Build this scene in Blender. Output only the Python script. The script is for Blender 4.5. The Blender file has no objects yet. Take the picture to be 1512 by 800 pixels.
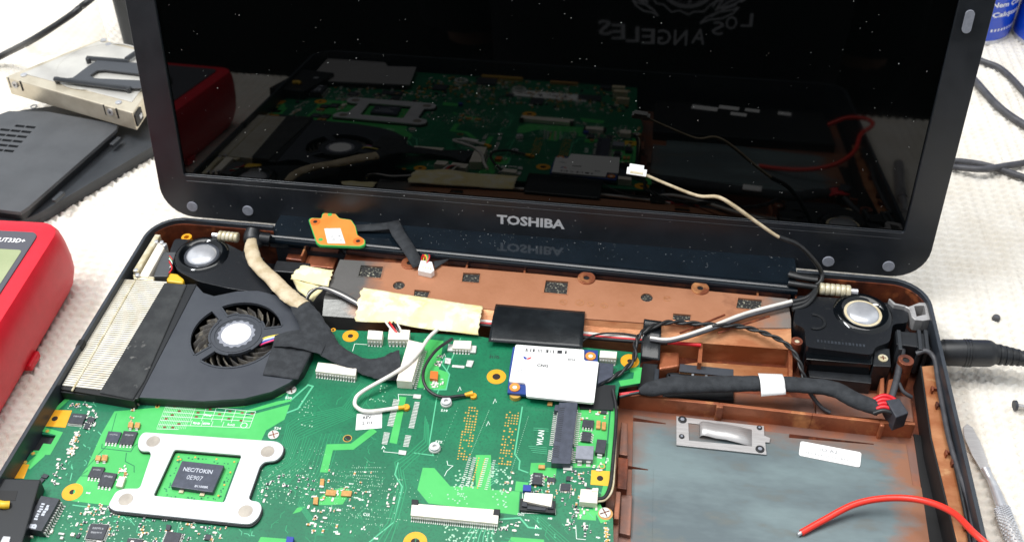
import bpy, bmesh, math, random
import numpy as np
from mathutils import Vector as V, Matrix
from mathutils.geometry import tessellate_polygon
random.seed(7)
S = 0.001                     # the scene is laid out in millimetres
scn = bpy.context.scene
col = scn.collection
# ------------------------------------------------------------------ camera
FPX = 1614.615
CAM = V((49.906, -403.819, 355.845))
CY = 293.933                  # optical axis row (the photograph is cropped)
MC = (Matrix.Rotation(0.14020971, 3, 'Z') @ Matrix.Rotation(0.89550413, 3, 'X') @ Matrix.Rotation(-0.0077781, 3, 'Z'))
cd = bpy.data.cameras.new('camera'); cam = bpy.data.objects.new('camera', cd); col.objects.link(cam)
cam.matrix_world = Matrix.Translation(CAM * S) @ MC.to_4x4()
cd.sensor_width = 36; cd.lens = FPX / 1512 * 36; cd.shift_y = (CY - 400) / 1512
cd.clip_start = 0.005; cd.clip_end = 50
cd.dof.use_dof = True; cd.dof.focus_distance = 0.46; cd.dof.aperture_fstop = 22.0
scn.camera = cam
# ------------------------------------------------------------------ light (indoor bench)
w = bpy.data.worlds.new('World'); scn.world = w; w.use_nodes = True
w.node_tree.nodes['Background'].inputs[0].default_value = (0.90, 0.95, 1.0, 1)
w.node_tree.nodes['Background'].inputs[1].default_value = 0.62
def area(name, loc, tgt, sx, sy, power, colr):
    l = bpy.data.lights.new(name, 'AREA'); l.shape = 'RECTANGLE'; l.size = sx; l.size_y = sy; l.energy = power; l.color = colr
    o = bpy.data.objects.new(name, l); col.objects.link(o); o.location = loc
    o.rotation_euler = (V(tgt) - V(loc)).to_track_quat('-Z', 'Y').to_euler(); return o
area('ceiling_panel_lamp', (-0.10, 0.12, 1.55), (0.0, -0.05, 0), 1.3, 0.9, 15.5, (1.0, 0.98, 0.95))
area('tube_lamp', (-0.72, -0.25, 1.35), (0.0, -0.05, 0), 0.55, 0.12, 6.0, (0.96, 0.98, 1.0))
area('tube_lamp', (-0.72, -0.05, 1.38), (0.0, -0.05, 0), 0.55, 0.12, 6.0, (0.96, 0.98, 1.0))
vs = scn.view_settings
vs.view_transform = 'Standard'; vs.look = 'None'; vs.gamma = 1; vs.use_curve_mapping = False; vs.exposure = 0.36

# ------------------------------------------------------------------ geometry helpers (millimetres)
LIDA = 1.446943; LP0 = V((0, 19.05, 13.08))
LE = V((0, math.cos(LIDA), math.sin(LIDA))); LN = V((0, -math.sin(LIDA), math.cos(LIDA)))
def ray(px, py): return MC @ V(((px - 756) / FPX, -(py - CY) / FPX, -1))
def at(px, py, z=0):          # where a point of the photograph meets the level z
    d = ray(px, py); return CAM + d * ((z - CAM.z) / d.z)
def aty(px, py, y):
    d = ray(px, py); return CAM + d * ((y - CAM.y) / d.y)
def lidp(x, t, o=0): return LP0 + V((x, 0, 0)) + LE * t + LN * o
def onlid(px, py, o=0):
    d = ray(px, py); X = CAM + d * ((LN.dot(LP0 - CAM) + o) / LN.dot(d)); return (X.x, LE.dot(X - LP0))
def atr(px, py, z):           # the level point seen in the screen's mirror image
    d = ray(px, py); C2 = CAM - LN * (2 * LN.dot(CAM - LP0)); d2 = d - LN * (2 * LN.dot(d)); return C2 + d2 * ((z - C2.z) / d2.z)
def Z(ox, oy, s, pts): return [(ox + x / s, oy + y / s) for x, y in pts]
def q(pts, z): return [at(x, y, z) for x, y in pts]
def lerp(a, b, t): return a + (b - a) * t
def smooth_path(pts, sub=6):
    pts = [V(p) for p in pts]
    if len(pts) < 3: return pts
    P = [pts[0] * 2 - pts[1]] + pts + [pts[-1] * 2 - pts[-2]]; out = []
    for i in range(1, len(P) - 2):
        a, b, c, d = P[i - 1:i + 3]
        for k in range(sub):
            t = k / sub
            out.append(0.5 * ((2 * b) + (c - a) * t + (2 * a - 5 * b + 4 * c - d) * t * t + (3 * b - a - 3 * c + d) * t ** 3))
    out.append(pts[-1]); return out
def rrect(x0, y0, x1, y1, r, n=6):
    out = []
    for cx, cy, a0 in ((x1 - r, y1 - r, 0), (x0 + r, y1 - r, 90), (x0 + r, y0 + r, 180), (x1 - r, y0 + r, 270)):
        for k in range(n + 1):
            a = math.radians(a0 + 90 * k / n); out.append((cx + r * math.cos(a), cy + r * math.sin(a)))
    return out
def rpoly(pts, r, n=4):       # rounds the corners of a 2-D polygon
    out = []; m = len(pts)
    for i in range(m):
        p = V(pts[i][:2]); a = V(pts[i - 1][:2]) - p; b = V(pts[(i + 1) % m][:2]) - p
        rr = min(r, a.length * .45, b.length * .45); s = p + a.normalized() * rr; e = p + b.normalized() * rr
        for k in range(n + 1):
            t = k / n; v = s * (1 - t) ** 2 + p * 2 * t * (1 - t) + e * t * t; out.append((v.x, v.y))
    return out
def circ(cx, cy, r, n=24, a0=0, a1=360):
    full = abs(a1 - a0) >= 360; m = n if full else n + 1
    return [(cx + r * math.cos(math.radians(a0 + (a1 - a0) * k / n)), cy + r * math.sin(math.radians(a0 + (a1 - a0) * k / n))) for k in range(m)]
def area2(p): return sum(p[i - 1][0] * p[i][1] - p[i][0] * p[i - 1][1] for i in range(len(p)))

WP = {}                       # world position (mm) of each object's origin
def finish(name, verts, faces, mat, parent=None, smooth=None, bevel=0, seg=2, solid=0):
    vs_ = [V(v) for v in verts]
    lo = V([min(v[i] for v in vs_) for i in range(3)]); hi = V([max(v[i] for v in vs_) for i in range(3)])
    c = V(((lo.x + hi.x) / 2, (lo.y + hi.y) / 2, lo.z))
    me = bpy.data.meshes.new(name); me.from_pydata([(v - c) * S for v in vs_], [], faces); me.validate(); me.update()
    bm = bmesh.new(); bm.from_mesh(me); bmesh.ops.recalc_face_normals(bm, faces=bm.faces); bm.to_mesh(me); bm.free()
    me.materials.append(mat)
    if smooth is not None:
        me.polygons.foreach_set('use_smooth', [True] * len(me.polygons)); me.set_sharp_from_angle(angle=math.radians(smooth))
    return link(name, me, c, parent, bevel, seg, solid)
def link(name, me, c, parent=None, bevel=0, seg=2, solid=0):
    o = bpy.data.objects.new(name, me); col.objects.link(o); WP[o.name] = V(c)
    if parent: o.parent = parent; o.location = (V(c) - WP[parent.name]) * S
    else: o.location = V(c) * S
    if solid:
        m = o.modifiers.new('Solidify', 'SOLIDIFY'); m.thickness = solid * S; m.offset = 0
    if bevel:
        m = o.modifiers.new('Bevel', 'BEVEL'); m.width = bevel * S; m.segments = seg; m.limit_method = 'ANGLE'; m.angle_limit = math.radians(35)
    return o
class MB:
    def __init__(s): s.v = []; s.f = []
    def add(s, verts, faces):
        b = len(s.v); s.v += [V(v) for v in verts]; s.f += [[b + i for i in f] for f in faces]; return s
    def prism(s, poly, z0, z1, holes=()):       # z may be a number
        loops = [list(poly)] + [list(h) for h in holes]
        loops = [[(p[0], p[1]) for p in l] for l in loops]
        flat = [p for l in loops for p in l]; n = len(flat)
        if len(loops) == 1 and len(flat) <= 4: tris = [list(range(len(flat)))]
        else: tris = [list(t) for t in tessellate_polygon([[V((x, y, 0)) for x, y in l] for l in loops])]
        vv = [(x, y, z0) for x, y in flat] + [(x, y, z1) for x, y in flat]
        ff = [t[::-1] for t in tris] + [[i + n for i in t] for t in tris]; b = 0
        for l in loops:
            m = len(l)
            for i in range(m):
                j = (i + 1) % m; ff.append([b + i, b + j, b + j + n, b + i + n])
            b += m
        return s.add(vv, ff)
    def pq(s, pts, z1, z0): return s.prism([(p.x, p.y) for p in q(pts, z1)], z0, z1)   # from photo points at the level z1
    def box(s, c, sz, rz=0):
        ca, sa = math.cos(rz), math.sin(rz); vv = []
        for dz in (-.5, .5):
            for dx, dy in ((-.5, -.5), (.5, -.5), (.5, .5), (-.5, .5)):
                x, y = dx * sz[0], dy * sz[1]; vv.append((c[0] + x * ca - y * sa, c[1] + x * sa + y * ca, c[2] + dz * sz[2]))
        return s.add(vv, [[3, 2, 1, 0], [4, 5, 6, 7], [0, 1, 5, 4], [1, 2, 6, 5], [2, 3, 7, 6], [3, 0, 4, 7]])
    def cyl(s, c, r, z0, z1, n=20, r1=None):
        r1 = r if r1 is None else r1
        vv = [(c[0] + r * math.cos(2 * math.pi * k / n), c[1] + r * math.sin(2 * math.pi * k / n), z0) for k in range(n)] + \
             [(c[0] + r1 * math.cos(2 * math.pi * k / n), c[1] + r1 * math.sin(2 * math.pi * k / n), z1) for k in range(n)]
        return s.add(vv, [list(range(n))[::-1], list(range(n, 2 * n))] + [[k, (k + 1) % n, (k + 1) % n + n, k + n] for k in range(n)])
    def tube(s, path, r, n=8, flat=1.0, sub=6, caps=True, wig=0):
        P = smooth_path(path, sub) if sub else [V(p) for p in path]; m = len(P); up = V((0, 0, 1)); vv = []
        for i, p in enumerate(P):
            t = (P[min(i + 1, m - 1)] - P[max(i - 1, 0)]).normalized()
            if abs(t.z) > .95: up2 = V((0, 1, 0))
            else: up2 = up
            sd = t.cross(up2).normalized(); u2 = sd.cross(t).normalized()
            f = i / max(1, m - 1); rr = r(f) if callable(r) else (r if not isinstance(r, (list, tuple)) else np.interp(f, np.linspace(0, 1, len(r)), r))
            for k in range(n):
                a = 2 * math.pi * k / n; w_ = rr * (1 + (random.uniform(-wig, wig) if wig else 0))
                vv.append(p + sd * (math.cos(a) * w_) + u2 * (math.sin(a) * w_ * flat))
        ff = [[i * n + k, i * n + (k + 1) % n, (i + 1) * n + (k + 1) % n, (i + 1) * n + k] for i in range(m - 1) for k in range(n)]
        if caps: ff += [list(range(n))[::-1], [(m - 1) * n + k for k in range(n)]]
        return s.add(vv, ff)
    def strip(s, pts, wd, z, th=0.03):          # a flat line of constant width at level z (traces, print)
        P = [V((p[0], p[1])) for p in pts]; z += random.uniform(0, .018); vv = []
        for i, p in enumerate(P):
            a = (p - P[i - 1]).normalized() if i else None; b = (P[i + 1] - p).normalized() if i < len(P) - 1 else None
            if a is None: a = b
            if b is None: b = a
            t = (a + b)
            t = t.normalized() if t.length > .2 else a
            nr = V((-t.y, t.x)); k = wd / 2 / max(.5, nr.dot(V((-a.y, a.x))))
            vv += [(p + nr * k).to_tuple() + (z,), (p - nr * k).to_tuple() + (z,)]
        return s.add(vv, [[2 * i, 2 * i + 1, 2 * i + 3, 2 * i + 2] for i in range(len(P) - 1)])
    def grid(s, rows):                          # rows of 3-D points
        m = len(rows[0]); vv = [p for r in rows for p in r]
        return s.add(vv, [[i * m + k, i * m + k + 1, (i + 1) * m + k + 1, (i + 1) * m + k] for i in range(len(rows) - 1) for k in range(m - 1)])
    def loft(s, loops, cap=True):
        n = len(loops[0]); vv = [p for l in loops for p in l]; m = len(loops)
        ff = [[i * n + k, i * n + (k + 1) % n, (i + 1) * n + (k + 1) % n, (i + 1) * n + k] for i in range(m - 1) for k in range(n)]
        if cap: ff += [list(range(n))[::-1], [(m - 1) * n + k for k in range(n)]]
        return s.add(vv, ff)
    def build(s, name, mat, parent=None, smooth=None, bevel=0, seg=2, solid=0, kind=None):
        o = finish(name, s.v, s.f, mat, parent, smooth, bevel, seg, solid)
        if kind: o['kind'] = kind
        return o
def tag(o, label, cat, group=None):
    o['label'] = label; o['category'] = cat
    if group: o['group'] = group
    return o
def thing(name, label, cat, loc, group=None):
    o = bpy.data.objects.new(name, None); col.objects.link(o); o.empty_display_size = .005
    o.location = V(loc) * S; WP[o.name] = V(loc); return tag(o, label, cat, group)
def struct(o): o['kind'] = 'structure'; return o
_font = {}
def textmesh(txt, bold=0):
    k = (txt, bold)
    if k not in _font:
        cu = bpy.data.curves.new('t', 'FONT'); cu.body = txt; cu.offset = bold; cu.resolution_u = 2
        o = bpy.data.objects.new('t', cu); col.objects.link(o)
        me = bpy.data.meshes.new_from_object(o.evaluated_get(bpy.context.evaluated_depsgraph_get()))
        vs_ = [v.co.copy() for v in me.vertices]; fs = [list(p.vertices) for p in me.polygons]
        bpy.data.objects.remove(o); bpy.data.meshes.remove(me); bpy.data.curves.remove(cu)
        x0 = min(v.x for v in vs_); x1 = max(v.x for v in vs_); y0 = min(v.y for v in vs_); y1 = max(v.y for v in vs_)
        _font[k] = ([((v.x - (x0 + x1) / 2) / (x1 - x0), (v.y - (y0 + y1) / 2) / (y1 - y0)) for v in vs_], fs)
    return _font[k]
def put_text(mb, txt, o, u, v, wd, ht, bold=0):  # o centre, u/v unit directions, size in mm
    vs_, fs = textmesh(txt, bold); o = V(o); u = V(u); v = V(v)
    mb.add([o + u * (x * wd) + v * (y * ht) for x, y in vs_], fs); return mb

def put_bars(mb, o, u, v, wd, ht, n=6):       # print too small to read
    o, u, v = V(o), V(u), V(v); x = -.5
    for k in range(n):
        w_ = random.uniform(.5, .95) / n; y0 = random.choice((-.5, -.3)); y1 = random.choice((.5, .35))
        mb.add([o + u * (a * wd) + v * (b * ht) for a, b in ((x, y0), (x + w_, y0), (x + w_, y1), (x, y1))], [[0, 1, 2, 3]]); x += 1 / n
    return mb
# ------------------------------------------------------------------ materials
def lin(h):
    h = h.lstrip('#'); r = []
    for i in (0, 2, 4):
        c = int(h[i:i + 2], 16) / 255; r.append(c / 12.92 if c <= .04045 else ((c + .055) / 1.055) ** 2.4)
    return r + [1]
def mat(name, c1, rough=.5, metal=0, c2=None, scale=120, mix=(.4, .62), bump=0, bscale=900, coat=0, spec=.5, alpha=1, trans=0, det=6, c3=None, sc3=30, mx3=(.5, .6), rvar=0, ior=1.5, stretch=None, grads=()):
    m = bpy.data.materials.new(name); m.use_nodes = True; nt = m.node_tree; b = nt.nodes['Principled BSDF']; N = nt.nodes.new; L = nt.links.new
    b.inputs['Base Color'].default_value = lin(c1); b.inputs['Roughness'].default_value = rough; b.inputs['Metallic'].default_value = metal
    b.inputs['Coat Weight'].default_value = coat; b.inputs['Coat Roughness'].default_value = .15; b.inputs['Specular IOR Level'].default_value = spec
    b.inputs['Alpha'].default_value = alpha; b.inputs['Transmission Weight'].default_value = trans; b.inputs['IOR'].default_value = ior
    g = N('ShaderNodeNewGeometry'); pos = g.outputs['Position']
    if stretch:
        mp = N('ShaderNodeMapping'); mp.inputs['Scale'].default_value = stretch; L(pos, mp.inputs[0]); pos = mp.outputs[0]
    def noise(sc, d=det):
        n_ = N('ShaderNodeTexNoise'); n_.inputs['Scale'].default_value = sc; n_.inputs['Detail'].default_value = d; n_.inputs['Roughness'].default_value = .6; L(pos, n_.inputs['Vector']); return n_.outputs['Fac']
    def ramp(src, lo, hi):
        r = N('ShaderNodeMapRange'); r.inputs[1].default_value = lo; r.inputs[2].default_value = hi; L(src, r.inputs[0]); return r.outputs[0]
    cur = None
    if c2:
        f = ramp(noise(scale), *mix); mx = N('ShaderNodeMix'); mx.data_type = 'RGBA'; mx.inputs[6].default_value = lin(c1); mx.inputs[7].default_value = lin(c2); L(f, mx.inputs[0]); cur = mx.outputs[2]
        if rvar:
            r = N('ShaderNodeMapRange'); r.inputs[3].default_value = rough; r.inputs[4].default_value = rough + rvar; L(f, r.inputs[0]); L(r.outputs[0], b.inputs['Roughness'])
    if c3:
        f = ramp(noise(sc3), *mx3); mx = N('ShaderNodeMix'); mx.data_type = 'RGBA'; mx.inputs[7].default_value = lin(c3); L(f, mx.inputs[0])
        if cur: L(cur, mx.inputs[6])
        else: mx.inputs[6].default_value = lin(c1)
        cur = mx.outputs[2]
    if grads:            # paint worn through towards an edge of the part: (axis, from mm, to mm, colour)
        sx_ = N('ShaderNodeSeparateXYZ'); L(g.outputs['Position'], sx_.inputs[0]); nz = noise(70, 5)
        for ax_, a_, b_, cc_ in grads:
            ad = N('ShaderNodeMath'); ad.operation = 'MULTIPLY_ADD'; L(nz, ad.inputs[0]); ad.inputs[1].default_value = .03; L(sx_.outputs[ax_], ad.inputs[2])
            f = ramp(ad.outputs[0], a_ * S + .015, b_ * S + .015); mx = N('ShaderNodeMix'); mx.data_type = 'RGBA'; mx.inputs[7].default_value = lin(cc_); L(f, mx.inputs[0])
            if cur: L(cur, mx.inputs[6])
            else: mx.inputs[6].default_value = lin(c1)
            cur = mx.outputs[2]
    if cur: L(cur, b.inputs['Base Color'])
    if bump:
        bp = N('ShaderNodeBump'); bp.inputs['Strength'].default_value = bump; bp.inputs['Distance'].default_value = .0004; L(noise(bscale, 3), bp.inputs['Height']); L(bp.outputs[0], b.inputs['Normal'])
    return m
M = {
 'mat': mat('mat_foam', '#e4dfd6', .8, c2='#dcd5c9', scale=40, bump=.3, bscale=1500),
 'bench': mat('bench_white', '#d2d0ce', .5, c2='#c8c4c0', scale=20),
 'floor': mat('floor_dark', '#1f1e1c', .7, c2='#181716', scale=6),
 'pcb': mat('pcb_green', '#0e6a48', .36, c2='#117850', scale=60, coat=.45, c3='#0d5c40', sc3=900, mx3=(.5, .7)),
 'pour': mat('pcb_light_green', '#43b25a', .36, c2='#4dbd63', scale=60, coat=.35),
 'trace': mat('pcb_trace', '#1f8a5c', .4, coat=.3),
 'tracel': mat('pcb_trace_light', '#57b98b', .4, coat=.3),
 'silk': mat('silkscreen', '#dfece2', .6),
 'gold': mat('gold_pad', '#f0a51e', .36, .1, c2='#eaaa2c', scale=300),
 'goldd': mat('gold_dots', '#d2a64e', .38, .2),
 'tin': mat('tin_solder', '#dcddd8', .38, .15, c2='#bfc1bb', scale=900),
 'hole': mat('hole_dark', '#1c0f0a', .6),
 'steel': mat('steel_bracket', '#d6d6d8', .42, .15, c2='#cbcbcf', scale=80, bump=.05),
 'pad': mat('bracket_pad', '#a49c92', .4, .5, c2='#b8b0a4', scale=150),
 'insul': mat('insulator_black', '#15181c', .45),
 'chip': mat('chip_black', '#2c2f36', .5, c2='#363941', scale=500, bump=.08, bscale=4000),
 'chipb': mat('chip_blue_grey', '#3a3f4c', .42, c2='#444957', scale=400, bump=.08, bscale=4000),
 'chipprint': mat('chip_print', '#b9bdc6', .6),
 'ivory': mat('connector_ivory', '#efe9dc', .45, c2='#e6dccb', scale=200),
 'cream': mat('connector_cream', '#d9cdb0', .5, c2='#c9b994', scale=300),
 'mlcc': mat('capacitor_tan', '#c99a58', .4, c2='#b58348', scale=500),
 'blk': mat('black_plastic', '#15171a', .42, c2='#1d2024', scale=250, bump=.12, bscale=2500),
 'blkdust': mat('black_plastic_dusty', '#15181d', .35, c2='#4a4a48', scale=700, mix=(.62, .8), bump=.1, bscale=2500),
 'gloss': mat('gloss_black', '#06090c', .07, c2='#0a0e12', scale=60, spec=.55),
 'bezel': mat('bezel_black', '#191d22', .3, c2='#20242a', scale=50, bump=.04, bscale=3500, rvar=.08),
 'bezelside': mat('bezel_side', '#2a2f36', .4, c2='#333940', scale=90, bump=.06, bscale=3500),
 'screen': mat('screen_glass', '#020303', .012, spec=.3, c2='#030404', scale=14, mix=(.35, .7), rvar=.035),
 'rubber': mat('rubber_grey', '#8b8e98', .75, c2='#80838c', scale=400, bump=.2, bscale=3000),
 'foam': mat('foam_black', '#2b2d2f', .9, c2='#3a3c3d', scale=120, c3='#83827e', sc3=200, mx3=(.64, .8), bump=.5, bscale=2500),
 'fan': mat('fan_housing', '#343840', .46, c2='#3c4047', scale=60, bump=.15, bscale=3000),
 'blade': mat('fan_blade', '#3a3734', .42, c2='#8c8474', scale=250, mix=(.5, .75)),
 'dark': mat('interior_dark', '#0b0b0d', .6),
 'fin': mat('fin_metal', '#e2ddd0', .4, .2, c2='#d6cebc', scale=160, c3='#c4b69c', sc3=60, mx3=(.58, .72)),
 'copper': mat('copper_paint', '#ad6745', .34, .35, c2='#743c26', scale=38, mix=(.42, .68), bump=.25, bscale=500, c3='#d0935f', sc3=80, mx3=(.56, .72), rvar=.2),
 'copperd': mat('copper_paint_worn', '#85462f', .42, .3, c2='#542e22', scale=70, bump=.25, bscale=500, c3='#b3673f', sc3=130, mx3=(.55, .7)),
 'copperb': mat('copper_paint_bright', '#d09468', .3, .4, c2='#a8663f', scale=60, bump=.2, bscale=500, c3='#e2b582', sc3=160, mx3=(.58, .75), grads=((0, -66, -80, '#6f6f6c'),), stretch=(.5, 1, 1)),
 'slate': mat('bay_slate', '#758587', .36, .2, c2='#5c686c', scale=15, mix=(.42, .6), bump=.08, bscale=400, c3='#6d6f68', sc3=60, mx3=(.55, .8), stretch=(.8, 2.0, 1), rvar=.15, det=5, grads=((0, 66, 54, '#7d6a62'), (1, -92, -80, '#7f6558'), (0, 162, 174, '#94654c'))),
 'slatec': mat('bay_edge', '#86655a', .4, .3, c2='#a0654a', scale=50, mix=(.42, .6), bump=.15, bscale=500),
 'plat': mat('plateau_copper', '#c48a6a', .32, .25, c2='#a8704f', scale=24, mix=(.35, .65), bump=.22, bscale=600, c3='#8a5a44', sc3=40, mx3=(.58, .75), rvar=.2, grads=((0, -66, -80, '#6a6866'), (0, 112, 124, '#8a8079'))),
 'mesh': mat('vent_foam', '#232323', .7, c2='#c8c4ac', scale=1000, mix=(.56, .7), bump=.8, bscale=1500),
 'spring': mat('hinge_metal', '#ddd5bd', .36, .2, c2='#c2b591', scale=250),
 'chrome': mat('bright_metal', '#d2d3d6', .3, .6, c2='#bcbdc2', scale=200),
 'satin': mat('brushed_metal', '#c4c2c1', .36, .45, c2='#b2afae', scale=120, stretch=(1, 30, 1)),
 'dome': mat('speaker_dome', '#d6d7db', .25, .5, c2='#c2c4ca', scale=150),
 'beige': mat('cable_beige', '#d0bfa2', .6, c2='#b5a281', scale=160, bump=.4, bscale=900),
 'cloth': mat('cloth_tape_black', '#24272b', .82, c2='#33363a', scale=260, bump=.6, bscale=2600),
 'tapeb': mat('black_film_tape', '#16191c', .25, c2='#25292c', scale=60, bump=.15, bscale=300),
 'mask': mat('masking_tape', '#f6e8b2', .7, c2='#f0d88c', scale=60, mix=(.52, .74), c3='#fbf4da', sc3=110, mx3=(.5, .65), bump=.4, bscale=1200),
 'wblack': mat('wire_black', '#1d1e20', .42, c2='#2a2b2c', scale=300),
 'wgrey': mat('wire_grey', '#4a4a4e', .5, c2='#3c3c40', scale=200),
 'wwhite': mat('wire_white', '#e6e2dc', .45, c2='#d8d1c8', scale=150),
 'wred': mat('wire_red', '#d2202a', .4), 'redw': mat('wire_bright_red', '#f03a2c', .35),
 'wyel': mat('wire_yellow', '#e8cf4a', .4), 'wblue': mat('wire_blue', '#2a5fb0', .4), 'wpink': mat('wire_pink', '#e0407a', .4), 'wgreen': mat('wire_green', '#2f9a6a', .4),
 'label': mat('paper_label', '#f1f0ee', .55), 'ink': mat('ink_black', '#23252a', .6), 'inkg': mat('ink_grey', '#86888c', .6), 'inkb': mat('ink_blue', '#2a3f9a', .6), 'inkr': mat('ink_red', '#d3343a', .6),
 'orange': mat('orange_board', '#ee9440', .45, c2='#e88a36', scale=120, coat=.3), 'oring': mat('orange_ring', '#d5702a', .4),
 'bluepcb': mat('blue_board', '#1f3f86', .45, coat=.2),
 'red': mat('meter_red', '#e0192f', .42, c2='#d8152a', scale=120, bump=.1, bscale=3000),
 'redin': mat('meter_inner_grey', '#4f4f57', .5, bump=.1, bscale=3000),
 'lcd': mat('meter_lcd', '#a3ab84', .15, c2='#98a27a', scale=40),
 'cover': mat('cover_grey', '#4a4c4f', .5, c2='#434548', scale=60, bump=.25, bscale=2600),
 'cover2': mat('cover_dark', '#33363a', .45, c2='#2b2e32', scale=60, bump=.2, bscale=2600),
 'hdd': mat('caddy_steel', '#dcd2bd', .3, .55, c2='#cabfa9', scale=60), 'hddtop': mat('drive_top', '#dedbd3', .3, .5, c2='#cfccc6', scale=40), 'caddy': mat('caddy_frame', '#3e4146', .5, bump=.15, bscale=2500),
 'bag': mat('plastic_bag', '#e6dcc9', .3, alpha=.32),
 'can': mat('can_blue', '#0b49c9', .25, coat=.4), 'canw': mat('can_white', '#eef0f4', .4),
 'shirt': mat('shirt_black', '#0e0f12', .9, c2='#15161a', scale=60, bump=.5, bscale=1500), 'print': mat('shirt_print', '#e2e2e6', .8),
 'skin': mat('skin', '#b98a70', .55), 'hair': mat('hair_dark', '#1b1512', .7), 'jean': mat('trousers_dark', '#16181d', .9),
 'coverg': mat('hinge_cover_gloss', '#10181f', .08, c2='#141d25', scale=60, spec=.8), 'via': mat('via_pale', '#a4ccb0', .5), 'logo': mat('logo_silver', '#c4c7cb', .45, .1), 'dust': mat('dust', '#e9e9e6', .9), 'white': mat('plain_white', '#efefee', .5), 'yplastic': mat('yellow_plastic', '#e0b32a', .45),
}

# ================================================================== the setting: bench, mat, floor
ZT = -27.0
struct(MB().prism([(-620, -265), (720, -265), (720, 620), (-620, 620)], -60, ZT - 3).build('bench_top', M['bench'], bevel=2))
struct(MB().prism([(-600, -240), (700, -240), (700, 600), (-600, 600)], -1200, -60).build('bench_front', M['floor']))
struct(MB().prism([(-2500, -3200), (2500, -3200), (2500, 1500), (-2500, 1500)], -1230, -1200).build('floor', M['floor']))
struct(MB().prism([(-2500, -3230), (2500, -3230), (2500, -3200), (-2500, -3200)], -1200, 1500).build('wall', M['floor']))
def mat_mesh():
    st = 1.15; xs = np.arange(-430, 345, st); ys = np.arange(-262, 345, st); X, Y = np.meshgrid(xs, ys)
    u = X / 6.0 + 0.2 * np.sin(Y * .011 + X * .013); v = Y / 4.7 + .24 * np.sin(2 * np.pi * u) + .12 * np.sin(X * .02)
    w1 = (v + .5) % 1.0 - .5
    h = .9 * np.cos(2 * np.pi * w1) - 1.6 * np.exp(-((np.abs(w1) - .5) / .13) ** 2) * (.45 + .55 * np.cos(2 * np.pi * u + 1.1))
    h += .25 * np.sin(X * .031 + 1) * np.cos(Y * .027) + .12 * np.sin(X * .9) * np.sin(Y * 1.1)
    Zz = ZT - .9 + h * 1.05
    n, m = X.shape; co = np.stack([X, Y, Zz], -1).reshape(-1, 3) * S
    i = np.arange(n * m).reshape(n, m); fc = np.stack([i[:-1, :-1], i[:-1, 1:], i[1:, 1:], i[1:, :-1]], -1).reshape(-1, 4)
    me = bpy.data.meshes.new('bench_mat'); me.vertices.add(len(co)); me.vertices.foreach_set('co', co.ravel())
    me.loops.add(fc.size); me.loops.foreach_set('vertex_index', fc.ravel()); me.polygons.add(len(fc))
    me.polygons.foreach_set('loop_start', np.arange(0, fc.size, 4)); me.polygons.foreach_set('loop_total', np.full(len(fc), 4)); me.update(); me.validate()
    me.polygons.foreach_set('use_smooth', np.ones(len(fc), bool)); me.materials.append(M['mat'])
    return link('bench_mat', me, (0, 0, 0))
struct(mat_mesh())

# ================================================================== the laptop: shell and lid
lap = thing('laptop', 'open black laptop with its keyboard removed, copper painted base and glossy dark screen', 'laptop', (0, -120, ZT))
BF = -248.0                   # front edge of the base
def bpath(off, r):            # the rim line without the hinge notch
    x = 191.5 - off; yr = -off; yf = BF + off; out = [(-129, yr)]
    out += circ(-x + r, yr - r, r, 8, 90, 180) + circ(-x + r, yf + r, r, 6, 180, 270) + circ(x - r, yf + r, r, 6, 270, 360) + circ(x - r, yr - r, r, 8, 0, 90)
    return out + [(131, yr)]
sh = MB().prism(bpath(0, 17) + bpath(1.8, 15.2)[::-1], -26.2, 0)
sh.prism([(-129, -3), (131, -3), (131, 0), (-129, 0)], -26.2, -13)
shell = sh.build('base_shell', M['bezelside'], lap, bevel=.5)
MB().prism(rrect(-189.5, BF + 2, 189.5, -2, 15), -26.6, -24.6).build('base_bottom', M['blkdust'], lap)
def liner(i0, i1): return bpath(1.83, 15.17)[i0:i1] + bpath(2.4, 14.6)[i0:i1][::-1]
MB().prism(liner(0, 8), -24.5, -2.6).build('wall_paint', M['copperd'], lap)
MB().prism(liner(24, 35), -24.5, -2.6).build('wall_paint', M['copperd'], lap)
# lid
def lidmb(mb): mb.v = [lidp(v.x, v.y, v.z) for v in mb.v]; return mb
TL0, TL1, LX = -25.5, 216.0, 195.3
outer = rrect(-LX, TL0, LX, TL1, 17, 8)
lid = lidmb(MB().prism(outer, -9.5, -2.2)).build('lid', M['bezelside'], lap, bevel=3, seg=3)
OX, OT = 180.6, 201.0
inner = rrect(-OX, 0, OX, OT, 1.2, 2)
bz = lidmb(MB().prism(outer, -2.2, 1.6, [inner])).build('bezel', M['bezel'], lid, bevel=1.5, seg=3)
lidmb(MB().prism(rrect(-OX - 1, -1, OX + 1, OT + 1, 1), -1.6, 0.0)).build('screen', M['screen'], lid)
lip = MB()
lip.tube([(-OX + .3, .25, .5), (0, .25, .5), (OX - .3, .25, .5)], .38, 8, sub=0)
lidmb(lip).build('screen_lip', M['bezel'], lid, smooth=60)
lip = MB().tube([(-OX + 1, -3.2, 1.55), (0, -3.2, 1.55), (OX - 1, -3.2, 1.55)], .22, 8, sub=0)
lidmb(lip).build('trim_line', M['bezel'], lid, smooth=60)
for px, py in ((284, 305), (366, 311), (1223, 386), (1312, 393)):
    x, t = onlid(px, py, 1.8)
    lidmb(MB().cyl((x, t), 2.9, 1.4, 2.3, 22)).build('bumper', M['rubber'], lid, bevel=.25)
x, t = onlid(1429.5, 32, 1.8)
lidmb(MB().prism(rrect(x - 1.9, t - 5.2, x + 1.9, t + 5.2, 1.85), 1.4, 2.5)).build('bumper', M['rubber'], lid, bevel=.3)
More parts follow.
